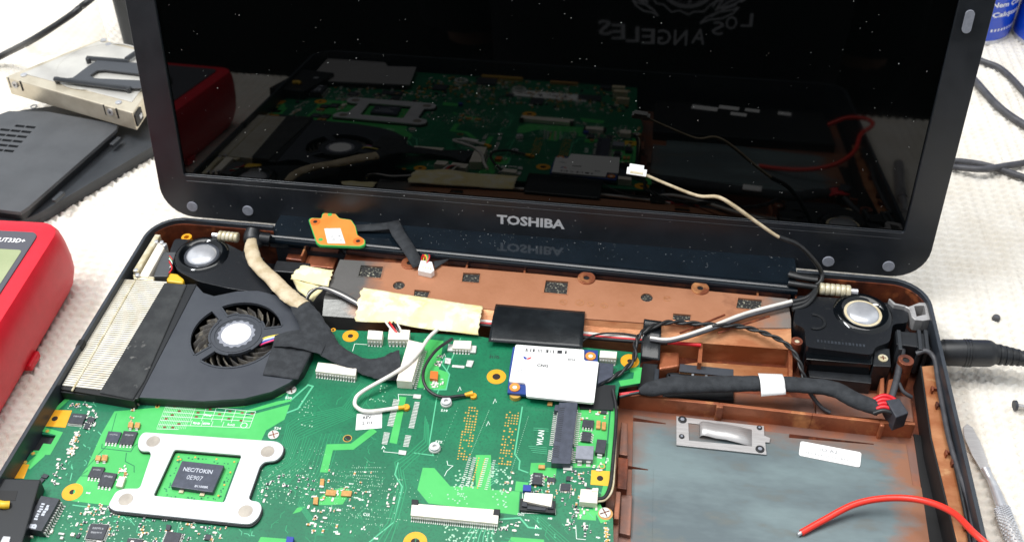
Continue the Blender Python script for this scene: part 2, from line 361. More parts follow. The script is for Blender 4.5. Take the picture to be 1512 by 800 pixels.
(x0, t0), (x1, t1) = onlid(733.5, 324, 1.6), onlid(834, 330, 1.6)
lt = put_text(MB(), 'TOSHIBA', ((x0 + x1) / 2, (t0 + t1) / 2 - .2, 1.68), (1, 0, 0), (0, 1, 0), x1 - x0, 5.6, .035)
lidmb(lt).build('logo_lettering', M['logo'], lid)
dm = MB()
for k in range(230):
    x = random.uniform(-OX + 2, OX - 2); t = random.uniform(2, 125); r = random.choice((.08, .09, .11, .13, .18)) * random.uniform(.7, 1.2)
    dm.prism([(x + r * math.cos(a + k) * random.uniform(.6, 1.3), t + r * math.sin(a + k) * random.uniform(.6, 1.4)) for a in (0, 1.3, 2.4, 3.6, 5)], .01, .06)
for k in range(70):
    x = random.uniform(-LX + 4, LX - 4); t = random.uniform(-22, -1); r = random.uniform(.08, .2)
    dm.prism([(x + r * math.cos(a) * random.uniform(.6, 1.3), t + r * math.sin(a) * random.uniform(.6, 1.4)) for a in (0, 1.3, 2.4, 3.6, 5)], 1.61, 1.66)
lidmb(dm).build('dust', M['dust'], lid, kind='stuff')
# hinge cover: a glossy bar along the rear
prof = [(17.2, -6.3), (8, -5.3)] + [(-2 + (3.1 if a != 126 else 2.75) * math.cos(math.radians(a)), -7.5 + (3.1 if a != 126 else 2.75) * math.sin(math.radians(a))) for a in range(90, 193, 6)] + [(-4.4, -11), (12, -13), (17.2, -12.6)]
hx0, hx1 = -131.0, 131.8
hc = MB().loft([[V((x, y - (3.4 * f_ if y < 5 else 0), z - (1.2 * f_ if y < -2.1 else 0))) for y, z in prof] for x, f_ in ((hx0, 0), (hx1, 1))])
cover = hc.build('hinge_cover', M['coverg'], lap, smooth=45)
dm = MB()
for k in range(160):
    x = random.uniform(hx0 + 1, hx1 - 1); y = random.uniform(1, 15); z = np.interp(y, [-2, 8, 17.2], [-4.4, -5.3, -6.3]) + .02; r = random.uniform(.05, .14)
    dm.add([(x + r * math.cos(a) * random.uniform(.5, 1.4), y + r * math.sin(a) * random.uniform(.5, 1.4), z) for a in (0, 1.3, 2.4, 3.6, 5)], [[0, 1, 2, 3, 4]])
dm.build('dust', M['dust'], cover, kind='stuff')

# ---------------- plateau behind the board (battery well seen from inside)
ZP = -8.0
zc = -10.5
bk = [(500, 381), (1160, 436)]
top = q([(502, 383), (620, 390), (800, 405), (1000, 425), (1163, 441), (1168, 470)], ZP)
front_t = [at(1168, 484, ZP), at(1060, 484, ZP), at(960, 477, ZP), at(865, 470, ZP), at(712, 455, ZP), at(600, 447, ZP), at(478, 440, ZP)]
VENTS = ([(533, 392), (566, 394), (562, 411), (529, 408)], [(684, 403), (709, 404), (707, 418), (682, 416)], [(806, 414), (839, 416), (837, 435), (803, 432)],
         [(1090, 440), (1125, 443), (1123, 458), (1087, 455)], [(994, 463), (1020, 465), (1018, 479), (993, 477)], [(612, 428), (635, 430), (631, 440), (611, 438)])
vh = [[(p.x, p.y) for p in q(pts, ZP)] for pts in VENTS] + [circ(at(px, py, ZP).x, at(px, py, ZP).y, 2.9, 20) for px, py in ((589, 421), (955, 439))]
pl = MB().prism([(p.x, p.y) for p in top + front_t], ZP - 2.2, ZP, vh).prism([(p.x, p.y) for p in top + front_t], -24.4, ZP - 2.3)
plateau = pl.build('battery_well', M['plat'], lap, bevel=.35, seg=2)
fb = [at(1169, 516, -13), at(1037, 505, -13), at(960, 497, -13), at(865, 491, -13), at(712, 476, -13), at(600, 470, -13), at(476, 466, -13)]
sl = MB().loft([[p + V((0, .6, -.15)) for p in front_t], fb, [V((p.x, p.y, -24.4)) for p in fb], [V((p.x, p.y + 1, -24.4)) for p in front_t]], cap=True)
sl.build('well_front', M['copperb'], lap, smooth=40)
for pts in VENTS:
    P = q(pts, ZP)
    MB().prism([(p.x, p.y) for p in P], ZP - 2.4, ZP - .8).build('vent_foam', M['mesh'], plateau)
    fr = MB(); c = sum((V(p) for p in P), V()) / 4
    fr.prism([(c.x + (p.x - c.x) * 1.08, c.y + (p.y - c.y) * 1.1) for p in P], ZP - .1, ZP + .25, [[(p.x, p.y) for p in P]]).build('vent_frame', M['plat'], plateau)
for px, py in ((589, 421), (955, 439)):
    c = at(px, py, ZP); MB().cyl(c, 3.0, ZP - 2.4, ZP - .8, 20).build('vent_foam', M['mesh'], plateau)
for px, py in ((866, 410), (1034, 425), (605, 388)):
    c = at(px, py, ZP + .6)
    MB().prism(circ(c.x, c.y, 4.3), ZP - 3, ZP + .7, [circ(c.x, c.y, 1.5, 14)]).build('screw_boss', M['copper'], plateau, bevel=.3)
    MB().cyl(c, 1.6, ZP - 3, ZP + .1, 14).build('screw_hole', M['dark'], plateau)
dots = MB()
for px, py in ((856, 447), (832, 446), (872, 449), (892, 451), (917, 449), (985, 441)):
    c = at(px, py, ZP); r = random.uniform(1.6, 2.2); dots.prism(circ(c.x, c.y, r, 16), ZP, ZP + .12, [circ(c.x, c.y, r - .3, 16)])
    for k in range(4):
        a = random.uniform(0, 6); dots.strip([(c.x, c.y), (c.x + r * math.cos(a), c.y + r * math.sin(a))], .3, ZP + .1)
dots.build('moulded_marks', M['copperb'], plateau)
rb = MB()
for a, b in (((1004, 492), (1070, 465)), ((1060, 492), (1136, 467))):
    A, B = at(*a, ZP), at(*b, ZP); rb.tube([A + V((0, 0, .2)), (A + B) / 2 + V((0, 0, .2)), B + V((0, 0, .2))], .5, 6)
rb.build('moulded_rib', M['copperd'], plateau)
MB().prism([(-92, -13), (129.5, -11.5), (129.5, -2.2), (-92, -2.2)], -24.4, -12.2).build('rear_step', M['copperd'], lap, bevel=.4)
# recess between hinge bar and plateau: ribs
for px, py in ((445, 375), (690, 387), (775, 396), (1119, 428), (1176, 436)):
    c = at(px, py, -9); MB().box((c.x, -7, -17), (.9, 7, 14)).build('rib', M['copper'], lap)
for a, b, zt, m in (((405, 392), (455, 396), -14, 'blk'), ((452, 384), (495, 388), -15, 'copper'), ((425, 374), (498, 383), -16, 'copperd')):
    A, B = at(*a, zt), at(*b, zt); MB().prism([(A.x, A.y - 4), (B.x, B.y - 4), (B.x, B.y + 4), (A.x, A.y + 4)], -24.5, zt).build('rear_step', M[m], lap, bevel=.5)

# ---------------- right half: step, cavity, bay
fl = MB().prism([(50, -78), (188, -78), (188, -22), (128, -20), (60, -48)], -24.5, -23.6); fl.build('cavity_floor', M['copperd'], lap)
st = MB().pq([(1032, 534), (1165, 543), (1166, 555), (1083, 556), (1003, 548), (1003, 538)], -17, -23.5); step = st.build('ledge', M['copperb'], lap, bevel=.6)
MB().pq([(1004, 537), (1083, 545), (1083, 556), (1003, 548)], -16.8, -17.2).build('ledge_tape', M['fan'], step)
MB().pq([(1033, 505.5), (1038, 506), (1036, 536), (1030, 535)], -12.6, -23.5).build('rib', M['copper'], lap)
MB().pq([(1164, 517), (1170, 518), (1170, 556), (1165, 555)], -12.6, -23.5).build('rib', M['copper'], lap)
bx = MB().pq([(985, 548), (1083, 557), (1084, 590), (978, 586)], -18.5, -23.5); box_ = bx.build('drive_connector', M['blk'], lap, bevel=.6)
MB().pq([(987, 552), (990, 552), (988, 572), (985, 572)], -17.5, -18.6).build('connector_rail', M['bezelside'], box_)
MB().pq([(987, 552), (1083, 561), (1083, 564), (987, 555)], -17.5, -18.6).build('connector_rail', M['bezelside'], box_)
for px, py in ((1023, 553), (1043, 555), (1061, 557)):
    c = at(px, py, -17.4); MB().box((c.x, c.y, -18), (1, 1.2, 1.2)).build('connector_tab', M['inkg'], box_)
MB().pq([(975, 518), (1003, 519), (1003, 540), (973, 545)], -15, -23.5).build('rib', M['copper'], lap, bevel=1)
MB().pq([(949, 535), (972, 537), (965, 578), (940, 575)], -15, -23.5).build('rib', M['blk'], lap, bevel=.5)
MB().pq([(967, 543), (974, 544), (972, 568), (965, 567)], -13, -23.5).build('rib', M['bezelside'], lap, bevel=.4)
MB().pq([(1083, 578), (1200, 588), (1205, 612), (1083, 600)], -21.5, -24.5).build('ledge', M['slatec'], lap, bevel=.6)
MB().pq([(1203, 570), (1345, 585), (1350, 622), (1205, 610)], -22, -24.5).build('ledge', M['slatec'], lap, bevel=.6)
# the wall in front of the bay
ZW = -13.5; ZB = -22.0
wt = [(915, 583), (1062, 597.5), (1200, 613), (1300, 624), (1352, 627)]
A_ = q(wt, ZW)
wl = MB()
for a, b in zip(A_[:-1], A_[1:]): wl.prism([(a.x, a.y), (b.x, b.y), (b.x, b.y + 1.6), (a.x, a.y + 1.6)], -24.5, ZW)
wl.build('bay_wall', M['copper'], lap, bevel=.3)
for px, py, wd in ((1063, 598, 3.2), (1303, 625, 2)):
    c = at(px, py, ZW); MB().box((c.x, c.y + .2, -19), (wd, 3, 10.8)).build('wall_post', M['copper'], lap, bevel=.6)
# bay floor (slate plate), raised panel, copper margins
yw = A_[0].y
bay = MB().prism([(49, -225), (186, -225), (186, yw + 1), (49, yw + 1)], -24.5, ZB - .3).build('bay_floor', M['slatec'], lap)
MB().pq([(935, 612), (1180, 642), (1338, 655), (1362, 800), (1370, 850), (930, 850)], ZB, ZB - .4).build('bay_plate', M['slate'], lap, bevel=.15)
pp = q(Z(890, 600, 4, [(300, 355), (335, 330), (420, 338), (1240, 432), (1900, 470), (1990, 1200), (290, 1200)]), ZB + .2)
MB().prism(rpoly([(p.x, p.y) for p in pp], 4), ZB, ZB + .3).build('bay_panel', M['slate'], lap, bevel=.15)
for a, b in ((Z(890, 600, 4, [(180, 78)])[0], Z(890, 600, 4, [(372, 103)])[0]), (Z(890, 600, 4, [(92, 352)])[0], Z(890, 600, 4, [(268, 375)])[0]), (Z(890, 600, 4, [(1100, 175)])[0], (1290, 656))):
    A, B = at(*a, ZB), at(*b, ZB); MB().add([A + V((0, .6, 0)), A + V((0, -.8, 0)), B, A + V((0, 0, 1.6)), B + V((0, .1, .5))], [[0, 1, 2], [0, 3, 4, 2], [1, 2, 4, 3], [0, 1, 3]]).build('bay_rib', M['copperd'], lap)
# left edge steps of the bay
for a, b, c_, d_, zt, m in (((917, 622), (927, 624), (927, 672), (914, 670), -17, 'slatec'), ((912, 674), (928, 676), (926, 722), (911, 720), -16, 'copperd'), ((909, 724), (917, 725), (914, 766), (906, 765), -13, 'slatec'),
                            ((917, 728), (934, 730), (931, 790), (914, 786), -20, 'slatec'), ((905, 768), (914, 769), (912, 830), (903, 830), -17, 'slatec')):
    MB().pq([a, b, c_, d_], zt, -24.4).build('bay_step', M[m], lap, bevel=.4)
# right gutter (black) and right copper ledge
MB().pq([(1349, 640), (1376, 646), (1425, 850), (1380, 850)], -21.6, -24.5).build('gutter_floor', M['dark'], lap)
led = q([(1361, 540), (1394, 537), (1404, 580), (1420, 660), (1440, 745), (1462, 850), (1428, 850), (1413, 800), (1376, 647)], -9)
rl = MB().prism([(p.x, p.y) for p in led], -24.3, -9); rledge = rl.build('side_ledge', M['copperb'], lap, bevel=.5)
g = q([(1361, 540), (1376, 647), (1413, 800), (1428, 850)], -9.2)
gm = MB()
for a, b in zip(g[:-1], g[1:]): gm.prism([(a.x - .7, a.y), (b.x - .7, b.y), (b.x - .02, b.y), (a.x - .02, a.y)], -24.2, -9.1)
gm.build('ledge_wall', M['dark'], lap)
for px, py in ((1383, 574), (1390, 597), (1404, 668), (1413, 682), (1432, 775)):
    c = at(px, py, -8)
    cl = MB(); cl.box((c.x, c.y, -8.2), (4.6, .9, 2)); cl.box((c.x - 2.2, c.y - 1, -7.8), (.8, 2.6, 2.6)); cl.build('cable_clip', M['copperd'], rledge, bevel=.2)
c = at(1414, 682, -8); MB().box((c.x, c.y, -7.8), (1.6, 2.6, 2.6)).build('cable_clip', M['gold'], rledge, bevel=.4)
# rim brace and screw post at right rear
bp = Z(1290, 440, 4, [(95, 0), (130, 30), (185, 42), (205, 50), (270, 25), (318, 25), (342, 125), (290, 132), (245, 128), (225, 110), (212, 65), (185, 50), (120, 38), (88, 5)])
P = [(p.x, p.y) for p in q(bp, -2.2)]; H = [(p.x, p.y) for p in q(Z(1290, 440, 4, [(240, 45), (300, 42), (308, 95), (290, 98), (255, 106)]), -2.2)]
MB().prism(P, -9, -2.2, [H]).build('corner_brace', M['satin'], lap, bevel=.3)
for px, py, r, zt in ((1338, 531, 3.4, -6), (1177, 503, 2.6, -5.5)):
    c = at(px, py, zt); o = MB().prism(circ(c.x, c.y, r), -24.4, zt, [circ(c.x, c.y, r * .45, 14)]).build('screw_post', M['copperd'], lap, bevel=.3)
    MB().cyl(c, r * .47, -24, zt - .5, 12).build('screw_thread', M['spring' if r < 3 else 'dark'], o)
MB().pq([(1300, 558), (1306, 556), (1306, 580), (1298, 582)], -14, -24).build('rib', M['copper'], lap, bevel=.4)
MB().pq([(1312, 560), (1320, 558), (1318, 580), (1309, 582)], -14, -24).build('rib', M['copper'], lap, bevel=.4)
# hinge springs
def coil(name, a, b, r, n, mt, lab):
    A, B = V(a), V(b); d = (B - A)
    o = thing(name, lab, 'hinge', (A + B) / 2 - V((0, 0, r)))
    MB().tube([A, A + d * .5, B], r * .72, 12, sub=0).build('pin', M['spring'], o, smooth=40)
    for k in range(n):
        p = A + d * ((k + .5) / n); w_ = d.length / n * .44; u = d.normalized() * w_
        MB().tube([p - u, p - u * .7, p + u * .7, p + u], [r * .9, r, r, r * .9], 18, sub=0).build('ring', M['spring'], o, smooth=50)
    MB().tube([B, B + d.normalized() * 3.2], r * .5, 8, sub=0).build('end_nut', M['chrome'], o, smooth=40)
    return o
coil('hinge_barrel', at(352, 351, -3), at(323, 348, -3), 2.6, 5, 'spring', 'pale metal hinge barrel beside the round speaker with the beige cable')
coil('hinge_barrel', at(1210, 426, -3), at(1256, 430, -3), 2.9, 6, 'spring', 'pale metal hinge barrel beside the speaker near the power socket')
kn = MB().tube([at(374, 338, 0), at(372, 352, -3), at(378, 366, -6)], [3.4, 4.4, 3.6], 14); kn.build('hinge_knuckle', M['blk'], lap, smooth=40)
kn = MB().tube([at(383, 352, -4), at(398, 354, -5)], 3.4, 12, sub=0); kn.build('hinge_knuckle', M['blkdust'], lap, smooth=40)

# ================================================================== the motherboard
ZM = -9.0
mb_ = thing('motherboard', 'large green motherboard with silver processor bracket inside the laptop base', 'circuit board', (-60, -150, -13.3))
oq = lambda pts: [(p.x, p.y) for p in q(pts, ZM)]
outl = oq([(80, 604), (103, 582), (183, 586), (246, 594), (300, 599), (360, 595), (414, 579), (442, 556), (458, 526), (470, 491), (495, 487), (610, 491), (700, 495), (760, 506), (865, 513), (946, 521), (943, 566), (914, 571),
           (909, 600), (900, 707), (894, 735), (884, 741), (885, 750), (898, 753), (905, 765), (906, 800)]) + [(48, -196), (47, -236), (-181, -238), (-184, -180)] + oq([(18, 703), (45, 666), (71, 668), (85, 643), (58, 640), (62, 628)])
outl = [(max(x, -189.4), y) for x, y in outl]
board = MB().prism(outl, ZM - 1.3, ZM).build('circuit_board', M['pcb'], mb_)
E1 = [(p.x, p.y) for p in q([(106, 600), (500, 520), (640, 700), (850, 620)], ZM)]
bs = MB()
for x, y in ((-150, -120), (-60, -70), (20, -120), (-40, -200), (-150, -215), (30, -200), (-100, -180)): bs.cyl((x, y), 2.5, -24.5, ZM - 1.2, 12)
bs.build('standoffs', M['spring'], mb_)
T1, T2, T3 = ZM + .03, ZM + .06, ZM + .09      # stacked print levels
def flat(mb, pts, z): z += random.uniform(0, .015); p = q(pts, ZM); mb.prism([(a.x, a.y) for a in p], ZM - .05, z)
class PP:
    def prism(s, *a): MB().prism(*a).build('copper_pour', M['pour'], board)
pour = PP()
flat(pour, [(169, 607), (246, 600), (330, 608), (363, 606), (410, 592), (431, 589), (420, 619), (393, 635), (385, 652), (330, 702), (215, 757), (190, 749), (105, 739), (112, 712), (128, 690), (150, 640)], T1)
flat(pour, Z(600, 600, 4, [(97, 360), (165, 362), (260, 470), (410, 470), (410, 285), (500, 285), (500, 490), (670, 500), (660, 640), (130, 570), (65, 490)]), T1)
flat(pour, [(853, 600), (900, 603), (893, 690), (846, 690)], T1)
flat(pour, [(626, 500), (655, 503), (648, 545), (663, 550), (658, 576), (616, 572)], T1)
flat(pour, [(590, 585), (600, 586), (586, 655), (575, 653)], T1)
flat(pour, [(385, 792), (423, 795), (430, 815), (375, 812)], T1); flat(pour, [(755, 792), (803, 796), (806, 815), (740, 815)], T1)
flat(pour, Z(400, 640, 5, [(360, 470), (420, 430), (520, 395), (580, 410), (575, 450), (530, 520), (430, 525), (355, 525)]), T1)
flat(pour, Z(400, 640, 5, [(160, 590), (195, 545), (255, 535), (215, 575)]), T1)
flat(pour, [(784, 683), (805, 683), (803, 700), (782, 700)], T1); flat(pour, [(802, 690), (822, 690), (820, 710), (800, 710)], T1)
flat(pour, [(762, 710), (780, 712), (778, 726), (760, 724)], T1); flat(pour, [(855, 750), (880, 752), (880, 768), (852, 766)], T1)
def pline(mb, pts, wd, z=T1): mb.strip([(p.x, p.y) for p in q(pts, ZM)], wd, z)
class PE:
    def strip(s, *a): MB().strip(*a).build('copper_edge', M['pour'], board)
edge = PE()
pline(edge, [(60, 636), (68, 625), (82, 605), (104, 585), (183, 589), (246, 597), (300, 602), (360, 598), (414, 583), (444, 558)], 2.0, T2)
pline(edge, [(906, 602), (897, 706), (890, 734)], 2.0, T2); pline(edge, [(880, 745), (893, 770)], 3.5, T2); pline(edge, [(930, 545), (942, 546), (940, 562), (915, 566)], 3.2, T2)
pline(edge, [(70, 655), (60, 672), (40, 690)], 3.5, T2); pline(edge, [(62, 633), (88, 640), (72, 668), (48, 668)], 2.2, T2)
pline(edge, [(553, 634), (520, 659), (487, 660), (478, 697)], 3.2, T2)
# dark breaks in the light area
br = MB()
pline(br, [(172, 610), (160, 655), (128, 690)], .25, T3); pline(br, Z(60, 590, 6.156, [(560, 400), (555, 440), (820, 470), (850, 420), (880, 400)]), .3, T3)
pline(br, Z(60, 590, 6.156, [(780, 480), (770, 560), (850, 600), (850, 660)]), .3, T3); pline(br, Z(60, 590, 6.156, [(430, 640), (360, 690), (430, 690)]), .3, T3)
pline(br, [(363, 612), (430, 594)], 1.6, T2)
br.build('pour_gaps', M['pcb'], board)
# ---- traces
tr = MB(); tl = MB()
for k in range(9):
    o = k * 3.1
    pline(tr, [(533 + o * .75, 565 + o * .25), (507 + o * .9, 600 + o * .45), (440 + o, 615 + o * .95), (424 + o * .75, 626 + o * .9), (414 + o * .55, 668 + o * .75), (388 + o * .35, 682 + o * .9)], .34)
for k in range(6):
    o = k * 3.6
    pline(tr, [(450 + o, 640 + o * .8), (440 + o * .7, 675 + o * .6), (420 + o * .5, 690 + o), (385 + o * .4, 705 + o), (378, 735 + o * 1.2), (372 - o * .2, 770 + o)], .32)
    pline(tr, [(470 + o * .5, 790), (440 + o * .6, 745 + o * .2), (460 + o * 1.4, 690 + o * .4), (475 + o * 1.6, 640)], .28)
for k in range(4):
    o = k * 4.0
    pline(tr, [(628 + o * .4, 614 + o), (626 + o * .6, 648 + o), (600 + o * .8, 672 + o * .6), (583 + o, 682 + o), (588 + o, 720), (572 + o * 1.2, 772), (548 + o * 2.4, 800)], .45)
    pline(tr, [(795 - o, 760), (850 - o * 1.6, 808)], .35)
pline(tl, [(680, 499), (646, 580), (633, 660), (640, 672), (610, 668)], .5); pline(tl, Z(600, 600, 4, [(685, 0), (640, 280), (670, 320), (665, 370), (720, 390)]), .6)
pline(tl, [(735, 766), (768, 764), (780, 778), (800, 780)], .7); pline(tl, [(588, 682), (583, 700), (594, 718), (582, 770), (545, 800)], .5)
pline(tl, Z(640, 480, 4, [(70, 190), (50, 230), (95, 290), (75, 380), (0, 380)]), .6); pline(tl, [(430, 590), (455, 568), (462, 570), (440, 603), (416, 612), (425, 580)], .8)
pline(tl, [(107, 745), (160, 752), (190, 758)], .5); pline(tl, [(116, 711), (130, 697), (134, 690)], .6)
for k in range(7): pline(tl, [(700 + k * 5, 772), (690 + k * 6, 790), (680 + k * 8, 806)], .3)
for k in range(2): pline(tl, Z(640, 480, 4, [(590, 605 + k * 12), (680, 612 + k * 12)]), .2)
for k in range(4): pline(tl, Z(640, 480, 4, [(560 + k * 8, 712 + k * 12), (670, 722 + k * 12)]), .18)
for k in range(9): pline(tl, Z(700, 660, 5.714, [(115, 340 - k * 26), (165, 300 - k * 20), (205, 290 - k * 18)]), .25)
def rnd_traces(mb, x0, y0, x1, y1, n, s):
    for k in range(n):
        x = random.uniform(x0, x1); y = random.uniform(y0, y1); l = random.uniform(.3, 1) * s; d = random.choice(((1, .1), (-.25, 1), (.7, .7), (-.8, .6)))
        e = random.choice(((1, .1), (-.25, 1), (.6, .7)))
        pline(mb, [(x, y), (x + d[0] * l, y + d[1] * l), (x + d[0] * l + e[0] * l * .8, y + d[1] * l + e[1] * l * .8)], random.choice((.22, .3, .4)))
rnd_traces(tr, 400, 700, 600, 800, 46, 14); rnd_traces(tl, 95, 590, 150, 700, 20, 7); rnd_traces(tl, 130, 745, 380, 800, 36, 9); rnd_traces(tr, 600, 760, 860, 800, 16, 14); rnd_traces(tl, 770, 690, 890, 790, 26, 7); rnd_traces(tr, 480, 560, 600, 700, 16, 14)
tr.build('traces', M['trace'], board, kind='stuff'); tl.build('traces', M['tracel'], board, kind='stuff')
# ---- vias and dots
def dots(mb, P, r, z=T3):
    for x, y in P:
        c = at(x, y, ZM); mb.prism(circ(c.x, c.y, r * random.uniform(.8, 1.15), 6), ZM, z + random.uniform(0, .02))
gd = MB()
for base, slope in (((689, 601), -.17), ((749, 608), -.16)):
    for r_ in range(20):
        for c_ in range(5):
            if random.random() < .62: dots(gd, [(base[0] + c_ * 4.1 + r_ * 4.0 * slope, base[1] + r_ * 4.0 + c_ * .4)], .42)
for k in range(13): dots(gd, [(707 - k * .9, 676 + k * 3.5), (716 - k * .9, 678 + k * 3.5)], .38)
gd.build('gold_vias', M['goldd'], board, kind='stuff')
wv = MB()
for k in range(34): dots(wv, [(780 - k * .9, 615 + k * 2.9), (722 - k * 1.0, 606 + k * 2.4), (676 - k * 1.0, 602 + k * 2.4)][:2 if k % 2 else 3], .16)
for x0, y0, x1, y1, n, r in ((380, 694, 470, 745, 120, .24), (400, 660, 480, 695, 60, .15), (480, 680, 570, 790, 110, .16), (670, 690, 700, 720, 34, .4), (725, 690, 752, 716, 30, .4), (660, 718, 690, 745, 20, .35), (723, 722, 750, 748, 20, .38),
                             (655, 775, 740, 800, 60, .4), (545, 588, 570, 594, 12, .25), (440, 585, 462, 630, 30, .25), (470, 700, 640, 780, 80, .18), (150, 750, 200, 800, 40, .3), (200, 757, 330, 800, 60, .28), (90, 740, 140, 800, 30, .3), (560, 560, 572, 600, 12, .3), (100, 590, 140, 640, 18, .3)):
    dots(wv, [(random.uniform(x0, x1), random.uniform(y0, y1)) for k in range(n)], r)
for k in range(42): dots(wv, [(520 + (k % 14) * 3.1 - (k // 14) * 3, 690 + (k // 14) * 6)], .2)
for yy in (700, 709, 719, 733, 748, 759, 771):
    for k in range(random.randint(10, 26)): dots(wv, [(random.choice((480, 520)) + k * 3.2, yy + k * .35)], .2)
wv.build('vias', M['via'], board, kind='stuff')
# ---- gold rings, pads, holes
def ring(px, py, r, ri, z=ZM + .12, m='gold'):
    c = at(px, py, ZM); o = MB().prism(circ(c.x, c.y, r, 28), ZM - .02, z, [circ(c.x, c.y, ri, 20)]).build('mount_ring', M[m], board)
    MB().prism(circ(c.x, c.y, ri + .05, 18), ZM - .02, ZM + .02).build('mount_hole', M['hole'], board); return c
ring(517.5, 496, 3.7, 1.25); ring(733, 556, 4.3, 1.8); ring(107, 726, 4.1, 1.2); ring(930, 533, 4.2, 1.2); ring(613, 800, 4.6, 1.8); ring(513, 647, 1.9, 1.6, m='goldd'); ring(889, 688, 1.3, .9, m='goldd'); ring(492, 487, 1.2, .6)
c = ring(894, 758, 2.9, 1.7, m='mlcc')
def pad(pts, m, hole=None):
    p = q(pts, ZM); o = MB().prism([(a.x, a.y) for a in p], ZM - .02, ZM + .15).build('gold_pad', M[m], board)
    if hole: c = at(*hole, ZM); MB().cyl(c, 1.3, ZM, ZM + .2, 16).build('mount_hole', M['hole'], board)
pad(Z(0, 560, 3.333, [(258, 150), (355, 153), (322, 237), (218, 230)]), 'gold', (81, 618)); pad(Z(0, 680, 6.67, [(215, 30), (290, 38), (235, 175), (130, 172)]), 'gold')
pad(Z(700, 660, 5.714, [(990, 193), (1145, 203), (1138, 328), (982, 315)]), 'yplastic', (886, 706))
for px, py in ((70, 636), (49, 669), (37, 682), (232, 600), (775 / 3.33, 600)):
    c = at(px, py, ZM); MB().cyl(c, .9, ZM - .02, ZM + .3, 12, .6).build('solder_dot', M['goldd'], board)
# ---- screws S19, S23 (silver studs) and S20, S24 (cross pads)
for px, py in ((659, 594), (642, 661)):
    c = at(px, py + 2, ZM); o = MB().cyl(c, 2.5, ZM - .02, ZM + 1.2, 24).build('stud', M['tin'], mb_, smooth=40, bevel=.25)
    MB().prism(circ(c.x, c.y, 2.15, 24), ZM + 1.15, ZM + 2.2, [circ(c.x, c.y, .9, 14)]).build('stud_cap', M['steel'], o, bevel=.25)
for px, py in ((430, 576), (404, 642), (893, 757)):
    c = at(px, py, ZM); o = MB().cyl(c, 2.35, ZM - .02, ZM + .5, 24).build('screw', M['tin'], mb_, bevel=.15)
    x_ = MB()
    for k in range(4): a = k * 1.571 + .5; x_.box((c.x + math.cos(a) * 1.3, c.y + math.sin(a) * 1.3, ZM + .52), (1.4, .5, .06), a)
    x_.cyl(c, .5, ZM + .4, ZM + .56, 10).build('screw_cross', M['copperd'], o)
# ---- silkscreen
sk = MB(); U, VV = V((1, 0, 0)), V((0, 1, 0))
def st(txt, px, py, wd, ht, rot=0, mbx=None, bold=.02, z=T3):
    c = at(px, py, ZM); c.z = z; R_ = Matrix.Rotation(math.radians(rot), 3, 'Z'); put_text(mbx or sk, txt, c, R_ @ U, R_ @ VV, wd, ht, bold)
st('S19', 656, 606, 2.9, 1.3, 0); st('S23', 648, 652, 2.9, 1.3, 180); st('S20', 426, 587, 2.9, 1.3, 0); st('S24', 410, 632, 2.9, 1.3, 0); st('WLAN', 798, 646, 8, 2.6, 90); st('CN13', 769, 759, 2.6, 1.1)
st('C10', 541, 759, 2.6, 1.3); st('V', 792, 777, 1.8, 1.8, 200); st('V', 566, 660, 1.8, 1.5, 200); st('L9', 897, 678, 1.6, 1, 90)
for k in range(26):
    c = at(random.choice((random.uniform(770, 890), random.uniform(95, 180), random.uniform(480, 560))), random.uniform(700, 795), ZM); c.z = T3; put_bars(sk, c, U, VV, 1.8, .8, 3)
for pts in (Z(400, 460, 4, [(755, 520), (752, 488), (840, 492)]), Z(360, 560, 3.333, [(690, 345), (688, 355), (760, 362)]), Z(400, 460, 4, [(495, 190), (482, 235)]), Z(400, 460, 4, [(495, 190), (570, 195)]), [(772, 727), (770, 757), (820, 759), (820, 750)],
            Z(600, 600, 4, [(1000, 700), (1005, 780), (1060, 785)]), Z(600, 600, 4, [(240, 320), (245, 345), (275, 350), (240, 380), (225, 410)])): pline(sk, pts, .25, T3)
for cx, cy in ((720, 625), (765, 560), (905, 555), (678, 574), (628, 571), (730, 592), (655, 525)):
    pline(sk, [(cx - 2, cy + 4), (cx + 1, cy - 3), (cx + 3, cy + 2)], .25, T3)
# table of tick boxes
tq = Z(240, 590, 6.873, [(45, 35), (945, 120), (870, 318), (-60, 295)])
tp = q(tq, ZM); tA, tB, tC, tD = tp
def tuv(u, v): return lerp(lerp(tA, tB, u), lerp(tD, tC, u), v)
for r_ in range(7):
    v_ = r_ / 6; u1 = 1 if r_ in (0, 1, 2, 3, 5) else .35
    a, b = tuv(.0, v_), tuv(u1 if r_ < 6 else .24, v_); sk.strip([a, b], .22, T3)
for c_ in range(17): a, b = tuv(c_ / 52 + .0, 0), tuv(c_ / 52 + .0, .98); sk.strip([a, b], .1, T3)
for u_ in (.33, .45, .56, .67, .78, .9, 1): a, b = tuv(u_, 0), tuv(u_, .83 if u_ == 1 else .62); sk.strip([a, b], .18, T3)
for u_ in (.35, .47, .58, .7): a, b = tuv(u_, .6), tuv(u_, .83); sk.strip([a, b], .18, T3)
for k, tx in ((.41, 'MB'), (.52, '2.0'), (.79, 'RoHS'), (.5, 'ABOX')):
    c = tuv(k, .72 if k != .5 else .35); c.z = T3; (put_text(sk, tx, c, U, VV, 3.2, 1.2, .02) if tx == 'RoHS' else put_bars(sk, c, U, VV, 3.2, 1.2))
c = tuv(.93, .72); sk.prism(circ(c.x, c.y, 1.5, 16), ZM, T3, [circ(c.x, c.y, 1.2, 16)])
sk.build('silkscreen', M['silk'], board, kind='stuff')
tk = MB()
